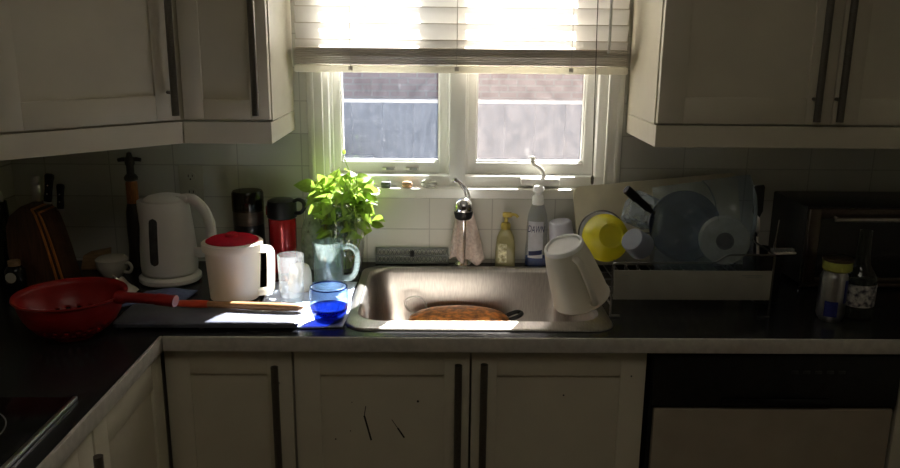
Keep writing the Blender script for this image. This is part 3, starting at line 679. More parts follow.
MB().lathe([(.0155, .074), (.0155, .088), (0, .0885)], 24).build('jar_lid', 'palewood', t)
MB().lathe([(0, 0), (.014, 0), (.014, .0015), (0, .0015)], 24, Tr(0, -.0245, .047) @ Matrix.Rotation(PI/2, 4, 'X')).build('round_label', 'ceramic', t)
t = thing('oil_bottle', 'tall green glass oil bottle at the far left wall', 'bottle', (-1.222, -0.16, CZ))
MB().lathe([(0, 0), (.030, 0), (.032, .004), (.032, .12), (.026, .145), (.014, .165), (.012, .215), (.010, .215), (.012, .165), (.024, .14), (.030, .12), (.030, .006), (0, .006)], 28).build('bottle_body', 'oilglass', t)
MB().tube(smoothpath([(0, 0, .210), (0, 0, .232), (-0.006, -0.004, .246), (-0.018, -0.008, .255)]), 0.004, 10).build('pour_spout', 'steel', t)

# ------------------------------------------------------------------ knife block and knives
t = thing('knife_block', 'dark curved wooden knife block with orange layered side', 'knife block', (-1.062, -0.235, CZ))
def bl(x):                                                      # curved right outline
    return x
def curve_x(z, off): return off + 0.062*(1-(z/0.222))**0.8 - 0.006
left = [(-0.086, 0.0), (-0.094, 0.10), (-0.090, 0.17), (-0.078, 0.200)]
rgt = [(-0.020+0.050*(1-k/10)**0.75, 0.222*k/10) for k in range(10, -1, -1)]
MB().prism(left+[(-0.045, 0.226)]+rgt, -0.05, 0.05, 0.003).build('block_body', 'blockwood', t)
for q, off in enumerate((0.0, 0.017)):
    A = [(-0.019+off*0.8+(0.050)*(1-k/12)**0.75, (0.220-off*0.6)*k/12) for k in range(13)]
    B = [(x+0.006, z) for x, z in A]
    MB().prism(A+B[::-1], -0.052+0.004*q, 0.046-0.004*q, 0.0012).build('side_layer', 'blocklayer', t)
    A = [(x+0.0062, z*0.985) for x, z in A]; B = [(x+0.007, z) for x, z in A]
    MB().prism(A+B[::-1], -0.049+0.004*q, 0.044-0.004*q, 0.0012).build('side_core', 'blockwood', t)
def knife(x, y, z0, h, r, lean, label, steel=False):
    t = thing('sharpening_steel' if steel else 'block_knife', label, 'sharpener' if steel else 'knife', (x, y, CZ+z0), (0, lean, 0), None if steel else 'knives in the block')
    if steel:
        MB().lathe([(0, 0), (r*.8, 0), (r, .006), (r, h*.55), (r*.9, h*.6), (r*.9, h*.66), (r*1.05, h*.7), (r*1.05, h-.004), (r*.8, h), (0, h)], 20).build('handle', 'steel', t)
    else:
        MB().loft([[(x_*r*q, y_*r*q*0.65, z) for x_, y_ in [(math.cos(2*PI*k/16), math.sin(2*PI*k/16)) for k in range(16)]] for q, z in ((.85, 0), (1, .01), (.9, h*.4), (1.0, h*.7), (1.15, h*.9), (1.0, h*.98), (.6, h))]).build('handle', 'black', t)
        MB().lathe([(0, 0), (r*.95, 0), (r*.95, .005), (0, .005)], 16, Tr(0, 0, -.004), sy=.7).build('bolster', 'steel', t)
        for k in (0.3, 0.6): MB().lathe([(0, -.001), (.002, -.001), (.002, .001), (0, .001)], 8, Tr(0, -r*.64, h*k) @ Matrix.Rotation(PI/2, 4, 'X')).build('rivet', 'steel', t)
knife(-1.094, -0.215, 0.226, 0.072, 0.0125, 0.0, 'steel capped sharpener handle standing leftmost in the knife block', True)
knife(-1.060, -0.23, 0.228, 0.078, 0.0115, 0.17, 'tallest black knife handle in the middle of the knife block')
knife(-1.042, -0.20, 0.202, 0.070, 0.0100, 0.10, 'shorter black knife handle at the right of the knife block')

# ------------------------------------------------------------------ pepper mill
t = thing('pepper_mill', 'tall dark and orange wooden mill with cross crank, behind the kettle', 'pepper mill', (-0.898, -0.055, CZ))
MB().lathe([(0, 0), (.028, 0), (.029, .004), (.025, .02), (.022, .06), (.0235, .12), (.022, .165), (.017, .19), (0, .19)], 30).build('mill_base', 'mill', t)
MB().lathe([(.0165, .19), (.017, .195), (.017, .250), (.015, .256), (0, .256)], 30).build('mill_neck', 'millorange', t)
MB().lathe([(.015, .256), (.019, .259), (.0195, .268), (.015, .274), (.011, .278), (.011, .300), (.014, .306), (.014, .322), (.009, .328), (.007, .338), (0, .342)], 30).build('mill_head', 'mill', t)
MB().tube([(-.032, -.004, .317), (-.02, -.003, .319), (.02, .003, .319), (.032, .004, .317)], [.0055, .0065, .0065, .0055], 12).build('crank', 'mill', t)

# ------------------------------------------------------------------ colander
t = thing('colander', 'red plastic colander with long handle on the left counter', 'colander', (-0.833, -0.632, CZ), (0, 0, -0.15))
prof = [(0.0, 0.006), (.02, .006), (.045, .008), (.064, .014), (.080, .025), (.093, .040), (.103, .057), (.110, .076), (.1145, .098)]
pp = []
for (r0, z0_), (r1, z1_) in zip(prof[:-1], prof[1:]):
    for k in range(3): pp.append((r0+(r1-r0)*k/3, z0_+(z1_-z0_)*k/3))
pp.append(prof[-1])
b = MB(); b.lathe(pp, 120)
bm = b.bm; bm.faces.ensure_lookup_table(); kill = []
for f in bm.faces:
    c = f.calc_center_median(); r = math.hypot(c.x, c.y); an = math.atan2(c.y, c.x)
    ir = int(c.z/0.0062); ia = int(round((an+PI)/(2*PI/120)-0.5))
    if 0.03 < r and 0.012 < c.z < 0.050 and ir % 2 == 0 and ia % 5 in ((0, 1) if ir % 4 == 0 else (2, 3)) and (c.z/0.0062) % 1 < 0.8: kill.append(f)
bmesh.ops.delete(bm, geom=kill, context='FACES_ONLY')
b.build('bowl', 'red', t, solid=0.0022)
MB().lathe([(.112, .096), (.116, .101), (.121, .1025), (.122, .099), (.117, .097), (.114, .093)], 60).build('rim', 'red', t)
MB().lathe([(.036, .008), (.040, 0), (.044, 0), (.046, .008)], 40).build('foot_ring', 'red', t)
MB().tube(smoothpath([(0.114, 0, .098), (0.16, 0, .099), (0.21, 0, .098), (0.252, 0, .096)]), [.015]*4+[.0115]*12+[.013]*8+[.013], 16, flat=1.25).build('handle', 'red', t)

# ------------------------------------------------------------------ drying mat, board, knife
def mt(u, v): return (-0.455+0.229*u+0.004*math.sin(v*6), -0.583+0.355*v+0.004*math.sin(u*8), CZ+0.0028+0.0009*math.sin(u*15)*math.sin(v*13))
o = MB().sheet(mt, 26, 30).build('drying_mat', 'mat', None, smooth=80, solid=0.0022)
tag(o, 'pale blue drying mat under the glasses left of the sink', 'mat')
BZ = CZ+0.0055
t = thing('cutting_board', 'flat dark grey cutting board along the counter edge under the red knife', 'cutting board', (-0.547, -0.527, BZ), (0, 0, 0.01))
MB().loft([rrect(0, 0, .213, .070, .014, 0), rrect(0, 0, .216, .073, .016, .002), rrect(0, 0, .216, .073, .016, .010), rrect(0, 0, .213, .070, .014, .012)]).build('slab', 'board', t)
for k, (x, y) in enumerate(((-.19, -.06), (-.19, .06), (.08, -.06), (.08, .06))): MB().lathe([(0, -.0045), (.006, -.0045), (.006, 0), (0, 0)], 12, Tr(x-0.005 if x < 0 else x-0.09, y, 0)).build('foot', 'gridgrey', t)
t = thing('silicone_spatula', 'red silicone spatula with long wooden handle lying on the dark grey board', 'spatula', (-0.500, -0.4995, BZ+0.0142), (0, 0, -0.095))
MB().loft([[(x, y0+y_*math.cos(2*PI*k/16), 0.0090+z_*1.2*math.sin(2*PI*k/16)) for k in range(16)] for x, y_, z_, y0 in ((-.172, .002, .0015, -.006), (-.160, .010, .004, -.004), (-.135, .017, .0055, -.001), (-.105, .019, .0065, 0), (-.085, .016, .0075, 0), (-.072, .011, .0078, 0), (-.066, .010, .0078, 0))]).build('head', 'orange_tip', t)
MB().loft([[(x, y_*math.cos(2*PI*k/16), 0.0090+z_*1.2*math.sin(2*PI*k/16)) for k in range(16)] for x, y_, z_ in ((-.068, .0085, .0066), (-.02, .0095, .0072), (.06, .0115, .0080), (.12, .0120, .0080), (.158, .0100, .0070), (.170, .006, .004), (.173, .001, .001))]).build('handle', 'knifewood', t)

# ------------------------------------------------------------------ white pitcher
t = thing('pitcher', 'white plastic pitcher with red lid standing behind the dark grey board', 'pitcher', (-0.534, -0.356, CZ+0.003), (0, 0, -0.10))
MB().lathe([(0, 0), (.060, 0), (.063, .003), (.066, .05), (.069, .10), (.071, .128), (.0735, .132), (.0735, .136), (.069, .136), (.067, .10), (.064, .05), (.061, .006), (0, .006)], 48).build('jug', 'pitcher', t)
MB().lathe([(.0765, .129), (.078, .134), (.078, .150), (.074, .153), (.060, .154), (.060, .150), (.074, .149), (.074, .129)], 48).build('lid_ring', 'pitcher', t)
lab(MB().lathe([(.068, .1505), (.067, .155), (.058, .160), (.040, .163), (.018, .164), (.016, .172), (.010, .175), (0, .175)], 48).build('lid', 'redlid', t), 'red round lid')
hp = [(0.066, 0, .132), (0.090, 0, .133), (0.099, 0, .128), (0.100, 0, .105), (0.0985, 0, .06), (0.096, 0, .03), (0.088, 0, .020), (0.063, 0, .016)]
MB().tube(smoothpath(hp, 5), 0.0105, 14, flat=0.85).build('handle', 'pitcher', t)

# ------------------------------------------------------------------ glasses
def vessel(R0, R1, h, th=0.0028, base=0.007, n=6, bow=0.0):
    out = [(0, 0), (R0*0.92, 0), (R0, .0015)]
    for k in range(1, n+1):
        q = k/n; out.append((R0+(R1-R0)*q+bow*math.sin(PI*q), h*q))
    ins = []
    for k in range(n, 0, -1):
        q = k/n; z = base+(h-base)*q; ins.append((R0+(R1-R0)*(z/h)+bow*math.sin(PI*z/h)-th, z if k < n else h))
    return out+[(R1-th*.5, h+.0008)]+ins+[(R0-th*1.5, base), (0, base)]
o = MB().lathe(vessel(.0300, .0340, .122, .0026, .012), 40).build('drinking_glass', 'glass', None, loc=(-0.3785, -0.390, CZ+0.0056)); tag(o, 'clear straight drinking glass right of the white pitcher', 'glass')
t = thing('glass_mug', 'large clear glass mug with thick handle standing behind the blue glass', 'mug', (-0.299, -0.274, CZ+0.0056), (0, 0, -0.12))
MB().lathe(vessel(.0400, .0420, .128, .0045, .014), 44).build('mug_body', 'glass_mug', t)
MB().tube(smoothpath([(0.040, 0, .112), (0.062, 0, .116), (0.078, 0, .102), (0.080, 0, .070), (0.072, 0, .040), (0.056, 0, .026), (0.039, 0, .028)]), 0.0078, 14).build('handle', 'glass_mug', t)
t = thing('blue_tumbler', 'round blue glass tumbler at the counter edge beside the sink', 'glass', (-0.262, -0.540, CZ+0.0056))
MB().lathe([(.0455, .036), (.0470, .048), (.0475, .060), (.0462, .078), (.0442, .084), (.0425, .084), (.0442, .076), (.0452, .060), (.0448, .048), (.0432, .037)], 44).build('glass_wall', 'glass_blue', t)
lab(MB().lathe([(0, 0), (.030, 0), (.034, .002), (.041, .016), (.0455, .0358), (.0432, .0358), (.038, .022), (.024, .013), (0, .011)], 44).build('glass_base', 'glass_cobalt', t), 'deep cobalt base of the tumbler')
lab(MB().lathe([(.0448, .0835), (.0452, .085), (.0443, .0862), (.0425, .0862), (.0420, .085), (.0425, .0835)], 44).build('rim', 'glass_cobalt', t), 'cobalt blue rim')
o = MB().lathe([(0, .074), (.012, .073), (.024, .066), (.030, .050), (.032, .02), (.033, 0), (.030, 0), (.029, .02), (.027, .048), (.021, .062), (0, .069)], 36).build('egg_cup', 'ceramic', None, loc=(-0.373, -0.297, CZ+0.0056)); tag(o, 'small cream cup upside down between clear glass and mug', 'cup')

# ------------------------------------------------------------------ coffee grinder, flask, clear jar
t = thing('coffee_grinder', 'coffee grinder with smoked lid and steel band against the wall', 'coffee grinder', (-0.557, -0.075, CZ))
MB().lathe([(0, 0), (.046, 0), (.048, .005), (.047, .05), (.0445, .10), (.0435, .136), (0, .136)], 40).build('base', 'black', t)
MB().lathe([(.0435, .136), (.0445, .138), (.0445, .180), (.043, .182), (0, .182)], 40).build('steel_cup', 'ovenframe', t)
MB().lathe([(.0455, .176), (.0460, .20), (.0455, .228), (.042, .2335), (0, .2345), (0, .2315), (.041, .2305), (.0435, .226), (.0440, .182)], 40).build('lid', 'smoke_lid', t)
MB().box((0.014, -0.0455, 0.09), (0.014, 0.008, 0.022), 0.003).build('switch', 'gridgrey', t)
t = thing('insulated_flask', 'glossy red flask with black looped lid behind the pitcher', 'flask', (-0.455, -0.095, CZ), (0, 0, -0.25))
MB().lathe([(0, 0), (.038, 0), (.040, .004), (.040, .155), (.038, .160), (0, .160)], 40).build('body', 'redgloss', t)
MB().lathe([(.0385, .158), (.0425, .161), (.0430, .200), (.040, .209), (.030, .214), (0, .215)], 40).build('lid', 'black', t)
MB().tube(smoothpath([(0.034, 0, .206), (0.052, 0, .214), (0.068, 0, .208), (0.070, 0, .190), (0.058, 0, .176), (0.041, 0, .174)]), 0.0055, 12, flat=1.5).build('lid_loop', 'black', t)
MB().box((-0.043, 0, 0.178), (0.010, 0.020, 0.030), 0.004).build('pour_button', 'redgloss', t)
b = MB(); b.lathe([(0, 0), (.033, 0), (.035, .003), (.036, .06), (.034, .11), (.028, .135), (.022, .15), (.020, .19), (.0215, .197), (.0225, .203), (.0205, .203), (.018, .19), (.020, .15), (.026, .133), (.032, .108), (.034, .06), (.033, .008), (0, .008)], 48)
for v in b.bm.verts:
    if 0.01 < v.co.z < 0.13: an = math.atan2(v.co.y, v.co.x); k = 1+0.022*math.cos(an*12); v.co.x *= k; v.co.y *= k
o = b.build('glass_bottle', 'glass_ribbed', None, loc=(-0.373, -0.058, CZ)); tag(o, 'greenish clear ribbed glass bottle between red flask and basil', 'bottle')

# ------------------------------------------------------------------ basil in a vase
PX, PY = -0.276, -0.112
t = thing('basil_plant', 'bright green basil bunch growing from a clear glass vase', 'plant', (PX, PY, CZ))
MB().lathe([(0, 0), (.046, 0), (.050, .004), (.057, .04), (.0605, .09), (.058, .15), (.055, .19), (.058, .212), (.0555, .212), (.0525, .19), (.0555, .15), (.058, .09), (.0545, .04), (.046, .010), (0, .010)], 44).build('vase', 'vase', t)
rnd = random.Random(11)
def leaf(b, base, dr, L, W, curl, roll):
    dr = Vector(dr).normalized(); side = dr.cross(Vector((0, 0, 1)))
    if side.length < 0.1: side = Vector((1, 0, 0))
    side.normalize(); nor = side.cross(dr)
    side = side*math.cos(roll)+nor*math.sin(roll); nor = side.cross(dr)
    def f(u, v):
        s_ = v; wd = W*math.sin(PI*min(1, s_**0.8))*(1-0.25*s_) + 0.0004
        q = (u-0.5)*2
        p = Vector(base)+dr*(L*s_)+side*(q*wd)+nor*(abs(q)**1.6*wd*0.35-curl*L*s_*s_+0.05*L*math.sin(s_*9)*abs(q)*0.3)
        return p
    b.sheet(f, 4, 8)
bA, bB, bS = MB(), MB(), MB()
for k in range(18):
    an = 2*PI*k/18+rnd.uniform(-.3, .3); rr = rnd.uniform(0.01, 0.035); top = Vector((math.cos(an)*rnd.uniform(.015, .075), math.sin(an)*rnd.uniform(.01, .05), rnd.uniform(.215, .285)))
    root = Vector((math.cos(an)*.02, math.sin(an)*.02, .014)); mid = (root+top)/2+Vector((math.cos(an)*.012, math.sin(an)*.012, 0))
    bS.tube(smoothpath([root, mid, top], 6), [0.0022]*6+[0.0017]*7, 6)
    for j in range(8):
        a2 = an+rnd.uniform(-1.6, 1.6)+(PI if j % 2 else 0)*0.4; el = rnd.uniform(-0.35, 0.75)
        L = rnd.uniform(.034, .056); q = top+Vector((rnd.uniform(-.018, .018), rnd.uniform(-.016, .016), rnd.uniform(-.120, .004)))
        leaf(bA, q, (math.cos(a2)*math.cos(el), math.sin(a2)*math.cos(el), math.sin(el)), L, L*rnd.uniform(.33, .44), rnd.uniform(.1, .7), rnd.choice((-1, 1))*rnd.uniform(.25, 1.15))
    for j in range(13):
        z = rnd.uniform(.05, .205); a2 = rnd.uniform(0, 2*PI); L = rnd.uniform(.020, .032); q = Vector((math.cos(an)*.020, math.sin(an)*.020, z))
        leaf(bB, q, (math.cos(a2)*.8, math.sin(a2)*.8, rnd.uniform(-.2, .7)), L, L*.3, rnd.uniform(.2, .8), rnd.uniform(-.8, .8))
for base, dr, L in (((-.075, -.01, .252), (-1, -.15, .22), .062), ((.030, -.045, .215), (.4, -.5, -.6), .052), ((-.015, -.05, .205), (-.1, -.5, -.7), .050), ((.055, -.02, .212), (.8, -.3, -.6), .050), ((-.060, -.02, .205), (-.8, -.4, -.5), .046), ((-.060, -.02, .232), (-1, -.3, -.1), .042), ((.060, -.01, .245), (1, -.2, .10), .055), ((.055, .0, .230), (1, -.1, -.25), .050), ((.045, -.03, .235), (.7, -.5, -.3), .05), ((-.045, -.02, .262), (-.4, -.2, .8), .042), ((-.02, .0, .268), (.1, -.1, 1), .045), ((.010, -.04, .225), (.1, -.5, -.7), .052), ((-.035, -.035, .215), (-.2, -.6, -.6), .046)):
    leaf(bA, base, dr, L, L*.38, .25, rnd.choice((-1, 1))*rnd.uniform(.6, 1.1))
bS.tube(smoothpath([(0.005, 0, .24), (0.012, -.004, .275), (0.022, -.004, .292), (0.014, -.004, .318), (0.006, 0, .338), (0.006, .01, .352)], 6), 0.0014, 6)
leaf(bA, (0.006, .008, .345), (.0, .1, 1), .016, .005, .1, 0)
lab(bA.build('leaves', 'leaf', t, smooth=70), 'sunlit green basil leaves')
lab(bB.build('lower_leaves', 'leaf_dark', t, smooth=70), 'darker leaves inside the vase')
bS.build('stems', 'stem', t, smooth=70)

# ------------------------------------------------------------------ sink grid, soap, dish liquid
t = thing('sink_grid', 'grey lattice rack leaning on the tiles behind the sink', 'rack', (-0.080, -0.030, CZ+0.002), (math.radians(-22), 0, 0))
W2, H = 0.111, 0.050
MB().bx(-W2, W2, -.004, .004, 0, .006, .0015).bx(-W2, W2, -.004, .004, H-.006, H, .0015).bx(-W2, -W2+.006, -.004, .004, 0, H, .0015).bx(W2-.006, W2, -.004, .004, 0, H, .0015).bx(-W2, W2, -.0035, .0035, H/2-.0025, H/2+.0025, .001).build('border', 'gridgrey', t)
b = MB()
for k in range(17):
    x = -W2+.006+k*.0128
    for z0_, z1_ in ((.004, H/2), (H/2, H-.004)):
        for s_ in (1, -1):
            xa, xb = (x, x+.0128) if s_ > 0 else (x+.0128, x)
            b.tube([(xa, 0, z0_), (min(xb, W2-.004), 0, z1_)], 0.0013, 6)
b.build('lattice', 'gridgrey', t)
MB().box((0, -.004, H*.6), (.012, .008, .02), .002).build('clasp', 'black', t)
t = thing('soap_dispenser', 'square yellow hand soap bottle with gold pump beside the faucet', 'soap dispenser', (0.202, -0.033, CZ), (0, 0, -0.1))
MB().loft([rrect(0, 0, .027, .025, .008, 0), rrect(0, 0, .030, .027, .009, .004), rrect(0, 0, .029, .0265, .009, .05), rrect(0, 0, .026, .024, .010, .085), rrect(0, 0, .018, .018, .012, .105), rrect(0, 0, .012, .012, .0118, .114)]).build('bottle', 'soap', t)
MB().box((-0.008, -.0272, .045), (.026, .0015, .058), .0005).build('label_sticker', 'soaplabel', t)
MB().lathe([(0, .114), (.0145, .114), (.015, .118), (.015, .128), (.012, .133), (.006, .135), (.006, .152), (0, .152)], 26).build('collar', 'gold', t)
MB().box((0.004, -0.004, .158), (.030, .017, .016), .005).tube(smoothpath([(0.012, -0.006, .160), (0.028, -0.012, .160), (0.036, -0.015, .153)]), .0045, 10).build('pump_head', 'gold', t)
t = thing('dish_soap_bottle', 'clear blue dish soap bottle with white cap right of hand soap', 'bottle', (0.296, -0.0355, CZ), (0, 0, -0.1))
prof = [(0, 0), (.032, 0), (.0345, .004), (.0345, .05), (.031, .085), (.0315, .125), (.028, .160), (.019, .188), (.0150, .196), (0, .196)]
MB().lathe(prof, 36, sy=.72).build('bottle_body', 'clearplastic', t)
MB().lathe([(0, .003), (.030, .003), (.0325, .006), (.0325, .030), (0, .030)], 36, sy=.70).build('liquid', 'blueliquid', t)
lb = MB().sheet(lambda u, v: ((u-.5)*.044-0.004, -math.sqrt(max(0, 1-((u-.5)*.044-.004)**2/.0335**2))*.0255-.0006, .030+.112*v), 10, 6).build('label_panel', 'labelwhite', t, smooth=60)
MB().sheet(lambda u, v: ((u-.5)*.040-0.004, -math.sqrt(max(0, 1-((u-.5)*.040-.004)**2/.0335**2))*.0255-.0012, .036+.014*v+.006*u), 8, 3).build('label_band', 'navy', lb, smooth=60)
fc = bpy.data.curves.new('lettering', 'FONT'); fc.body = 'DAWN'; fc.size = 0.030; fc.extrude = 0.0003; fc.align_x = 'CENTER'; fc.align_y = 'CENTER'; fc.shear = 0.25
fo = bpy.data.objects.new('lettering', fc); COL.objects.link(fo); bpy.context.view_layer.update()
dm = bpy.data.meshes.new_from_object(fo.evaluated_get(bpy.context.evaluated_depsgraph_get())); bpy.data.objects.remove(fo)
dm.transform(Matrix.Rotation(PI/2, 4, 'X')); dm.materials.clear(); dm.materials.append(M['navy'])
for v in dm.vertices: v.co.x *= 0.52; v.co.y = -math.sqrt(max(0, 1-(v.co.x-.004)**2/.0335**2))*.0255-.0012+v.co.y; v.co.x -= .004
lt = bpy.data.objects.new('lettering', dm); COL.objects.link(lt); lt.parent = lb; lt.location = (0, 0, .118)
lab(lt, 'navy brand lettering on the white label')
lt2 = lt.copy(); COL.objects.link(lt2); lt2.parent = lb; lt2.scale = (.8, 1, .35); lt2.location = (0, 0, .082)
bpy.data.objects.remove(lt2)
MB().lathe([(.0165, .190), (.0175, .194), (.0175, .212), (.015, .217), (.010, .219), (.011, .226), (.0160, .229), (.0165, .240), (.012, .246), (0, .247)], 26).build('cap', 'whiteplastic', t)

# ------------------------------------------------------------------ cup, big jug, bowls at the rack end
o = MB().lathe([(0, .132), (.034, .132), (.0365, .129), (.0405, .06), (.0445, 0), (.042, 0), (.038, .06), (.034, .126), (0, .127)], 40, Matrix.Rotation(0.0, 4, 'Y')).lathe([(.024, .132), (.027, .134), (.031, .134), (.033, .132)], 40).build('plastic_cup', 'lavender', None, loc=(0.379, -0.0525, CZ+0.011), rot=(math.radians(4), math.radians(-8), 0)); o.scale = (0.93, 0.93, 1.02); tag(o, 'bluish white cup upside down right of the dish soap', 'cup')
d_ = Vector((-0.36, -0.20, 0.91)).normalized(); bc = Vector((0.303, -0.495, 1.098))
t = thing('measuring_jug', 'large frosted plastic jug upside down tilted over the sink corner', 'jug', bc - d_*0.156)
t.scale = (0.91, 0.91, 1.04)
t.rotation_mode = 'QUATERNION'; t.rotation_quaternion = align(d_).to_quaternion()
MB().lathe([(.0785, -.002), (.080, .002), (.077, .005), (.072, .05), (.064, .105), (.056, .138), (.050, .147), (.047, .147), (.053, .137), (.061, .105), (.069, .05), (.0745, .004)], 48).build('jug_body', 'frosted', t)
MB().lathe([(.0535, .143), (.0545, .149), (.052, .153), (.047, .154), (.044, .150), (0, .150)], 48).build('jug_base', 'frosted_base', t)
# handle on the side facing the room
mw = align(d_).inverted(); hd = mw.to_3x3() @ Vector((0.30, -0.95, -0.05)); hd.z = 0; hd.normalize()
MB().tube(smoothpath([tuple(hd*.052+Vector((0, 0, .132))), tuple(hd*.078+Vector((0, 0, .128))), tuple(hd*.088+Vector((0, 0, .10))), tuple(hd*.094+Vector((0, 0, .05))), tuple(hd*.092+Vector((0, 0, .022))), tuple(hd*.074+Vector((0, 0, .015)))]), 0.0075, 12, flat=1.3).build('handle', 'frosted', t)
d_ = Vector((0.10, -0.92, 0.33)).normalized()
t = thing('yellow_bowl', 'bright yellow plastic bowl on edge behind the frosted jug', 'bowl', Vector((0.452, -0.272, 1.062)))
t.rotation_mode = 'QUATERNION'; t.rotation_quaternion = align(d_).to_quaternion()
MB().lathe([(.064, -.002), (.0655, .001), (.062, .004), (.058, .02), (.047, .042), (.036, .050), (.034, .053), (.030, .053), (.029, .050), (0, .050), (0, .047), (.034, .046), (.045, .038), (.055, .018), (.060, 0)], 44).build('bowl_body', 'yellow', t)
d_ = Vector((-0.06, -0.98, 0.14)).normalized()
t = thing('steel_plate', 'steel rimmed grey plate standing behind the yellow bowl', 'plate', Vector((0.466, -0.146, 1.044)))
t.rotation_mode = 'QUATERNION'; t.rotation_quaternion = align(d_).to_quaternion()
MB().lathe([(0, 0), (.04, 0), (.046, .002), (.062, .010), (.066, .010), (.066, .013), (.061, .013), (.045, .005), (.04, .003), (0, .003)], 48).build('plate_body', 'labelwhite', t)
MB().lathe([(.0655, .009), (.0675, .011), (.0675, .0135), (.065, .0145), (.063, .013)], 48).build('rim', 'wire', t)
t = thing('plastic_container', 'hazy clear plastic food tub tilted below the black pan handle', 'container', (0.556, -0.222, 1.122), (math.radians(62), math.radians(24), 0.1))
MB().loft([rrect(0, 0, .036, .030, .010, -.032), rrect(0, 0, .040, .034, .012, -.028), rrect(0, 0, .046, .040, .014, .030), rrect(0, 0, .049, .043, .015, .031), rrect(0, 0, .049, .043, .015, .034), rrect(0, 0, .044, .038, .013, .032), rrect(0, 0, .038, .032, .011, -.026)]).build('tub', 'clearbox', t)
o = MB().lathe([(0, .05), (.028, .05), (.031, .047), (.036, 0), (.033, 0), (.028, .045), (0, .046)], 36).build('plastic_cup', 'greyplastic', None, loc=(0.526, -0.368, 1.063), rot=(math.radians(58), math.radians(0), math.radians(-50))); tag(o, 'grey blue cup on its side between yellow bowl and plastic bag', 'cup')

# white cutting board behind
t = thing('cutting_board', 'cream plastic cutting board leaning on the tiles behind the dish rack', 'cutting board', (0.664, -0.085, CZ+0.001), (math.radians(-11), 0, 0))
T_ = Matrix.Rotation(math.radians(-5.5), 4, 'Y')
ring = [(x, z) for x, z, _ in rrect(0, 0.128, .245, .118, .022, 0, 6)]
MB().prism(ring, -.006, .006, .002, Tr(0, 0, .026) @ T_).build('slab', 'cuttingwhite', t)

# frying pan in the rack
d_ = Vector((-0.10, -0.95, 0.28)).normalized()
t = thing('frying_pan', 'dark blue frying pan with black handle standing in the dish rack', 'pan', Vector((0.655, -0.285, 1.098)))
Qp = align(d_); t.rotation_mode = 'QUATERNION'; t.rotation_quaternion = Qp.to_quaternion()
MB().lathe([(0, 0), (.066, 0), (.074, .004), (.092, .030), (.094, .032), (.092, .034), (.089, .032), (.071, .007), (.064, .003), (0, .003)], 52).build('pan_body', 'nonstick', t)
h_end = Qp.inverted() @ (Vector((0.489, -0.318, 1.205))-t.location); h_in = Qp.inverted() @ (Vector((0.572, -0.310, 1.140))-t.location)
h_in.z = 0.024; h_out = Vector(h_end); hm = (h_in+h_out)/2
MB().tube(smoothpath([h_in, hm, h_out]), [.006]*4+[.0085]*6+[.0105]*6+[.009], 14, flat=1.2).build('handle', 'black', t)

# roll and bag
d_ = Vector((-0.22, -0.95, 0.10)).normalized()
t = thing('paper_roll', 'off white roll with dark core inside the plastic bag', 'roll', Vector((0.742, -0.354, 1.082)))
t.rotation_mode = 'QUATERNION'; t.rotation_quaternion = align(d_).to_quaternion()
MB().lathe([(.022, 0), (.060, 0), (.062, .003), (.062, .043), (.060, .046), (.022, .046)], 44).build('roll_body', 'paperroll', t)
MB().lathe([(.0222, .0), (.0222, .047), (.020, .047), (.020, .002), (0, .002)], 36).build('core', 'core', t)
def bagf(side):
    def f(u, v):
        x = 0.557+0.266*u-0.006*math.sin(v*7)-(0.012*v if u > .5 else 0.0); z = 1.012+(0.20+0.036*u)*v+0.008*math.sin(u*6)*(1-v)
        e = (math.sin(PI*min(max(u, 0), 1))*math.sin(PI*min(1, 0.12+0.88*v)))**0.3
        wr = 0.0045*math.sin(u*23+v*9)+0.0045*math.sin(v*19-u*11)+0.003*math.sin(u*41+v*33)
        y = -0.330+side*(0.098*e)+wr*e - 0.028*(1-v)
        return (x, y, z)
    return f
b = MB(); b.sheet(bagf(-1), 40, 34)
def fold(u, v): return (0.552+0.15*u, -0.418+0.02*v-0.012*math.sin(u*9)+0.005*math.sin(v*12+u*20), 1.010+0.055*v*(1-0.6*u)+0.004*math.sin(u*15))
b.sheet(fold, 24, 8)
o = b.build('plastic_bag', 'bag', None, smooth=80); tag(o, 'hazy bluish clear plastic bag draped over pan and roll', 'bag')

# ------------------------------------------------------------------ dish rack
RX0, RX1, RY0, RY1 = 0.428, 0.824, -0.490, -0.185
t = thing('dish_rack', 'dark wire dish rack with pale front panel right of the sink', 'dish rack', (0, 0, 0))
rz = [(RX0, CZ+.004), (RX0, 1.052), (0.678, 1.056), (0.708, 1.0755), (RX1, 1.0755), (RX1, CZ+.004)]
def framewire(y):
    P = [Vector((x, y, z)) for x, z in rz]; pts = [P[0]]
    for i in range(1, 5):
        r_ = 0.008; a_ = (P[i-1]-P[i]).normalized(); c_ = (P[i+1]-P[i]).normalized()
        for k in range(5):
            q = k/4; pts.append((P[i]+a_*r_)*(1-q)**2+P[i]*2*q*(1-q)+(P[i]+c_*r_)*q*q)
    pts.append(P[5]); return pts
MB().tube(framewire(RY0), 0.0026, 10).build('front_frame', 'wire', t)
MB().tube(framewire(RY1), 0.0026, 10).build('back_frame', 'wire', t)
for x, z in ((RX0, 1.052), (RX1, 1.0755)):
    MB().tube([(x, RY0, z if x > .5 else .945), (x, RY1, z if x > .5 else .945)], .0024, 8).tube([(x, RY0, .965), (x, RY1, .965)], .0024, 8).build('side_wire', 'wire', t)
b = MB()
for k in range(13): x = RX0+.012+k*(RX1-RX0-.024)/12; b.tube([(x, RY0+.004, .958), (x, RY1, .958)], .0018, 6)
for k in range(4): y = RY0+.05+k*.065; b.tube([(RX0, y, .956), (RX1, y, .956)], .0018, 6)
b.build('base_wires', 'wire', t)
b = MB()
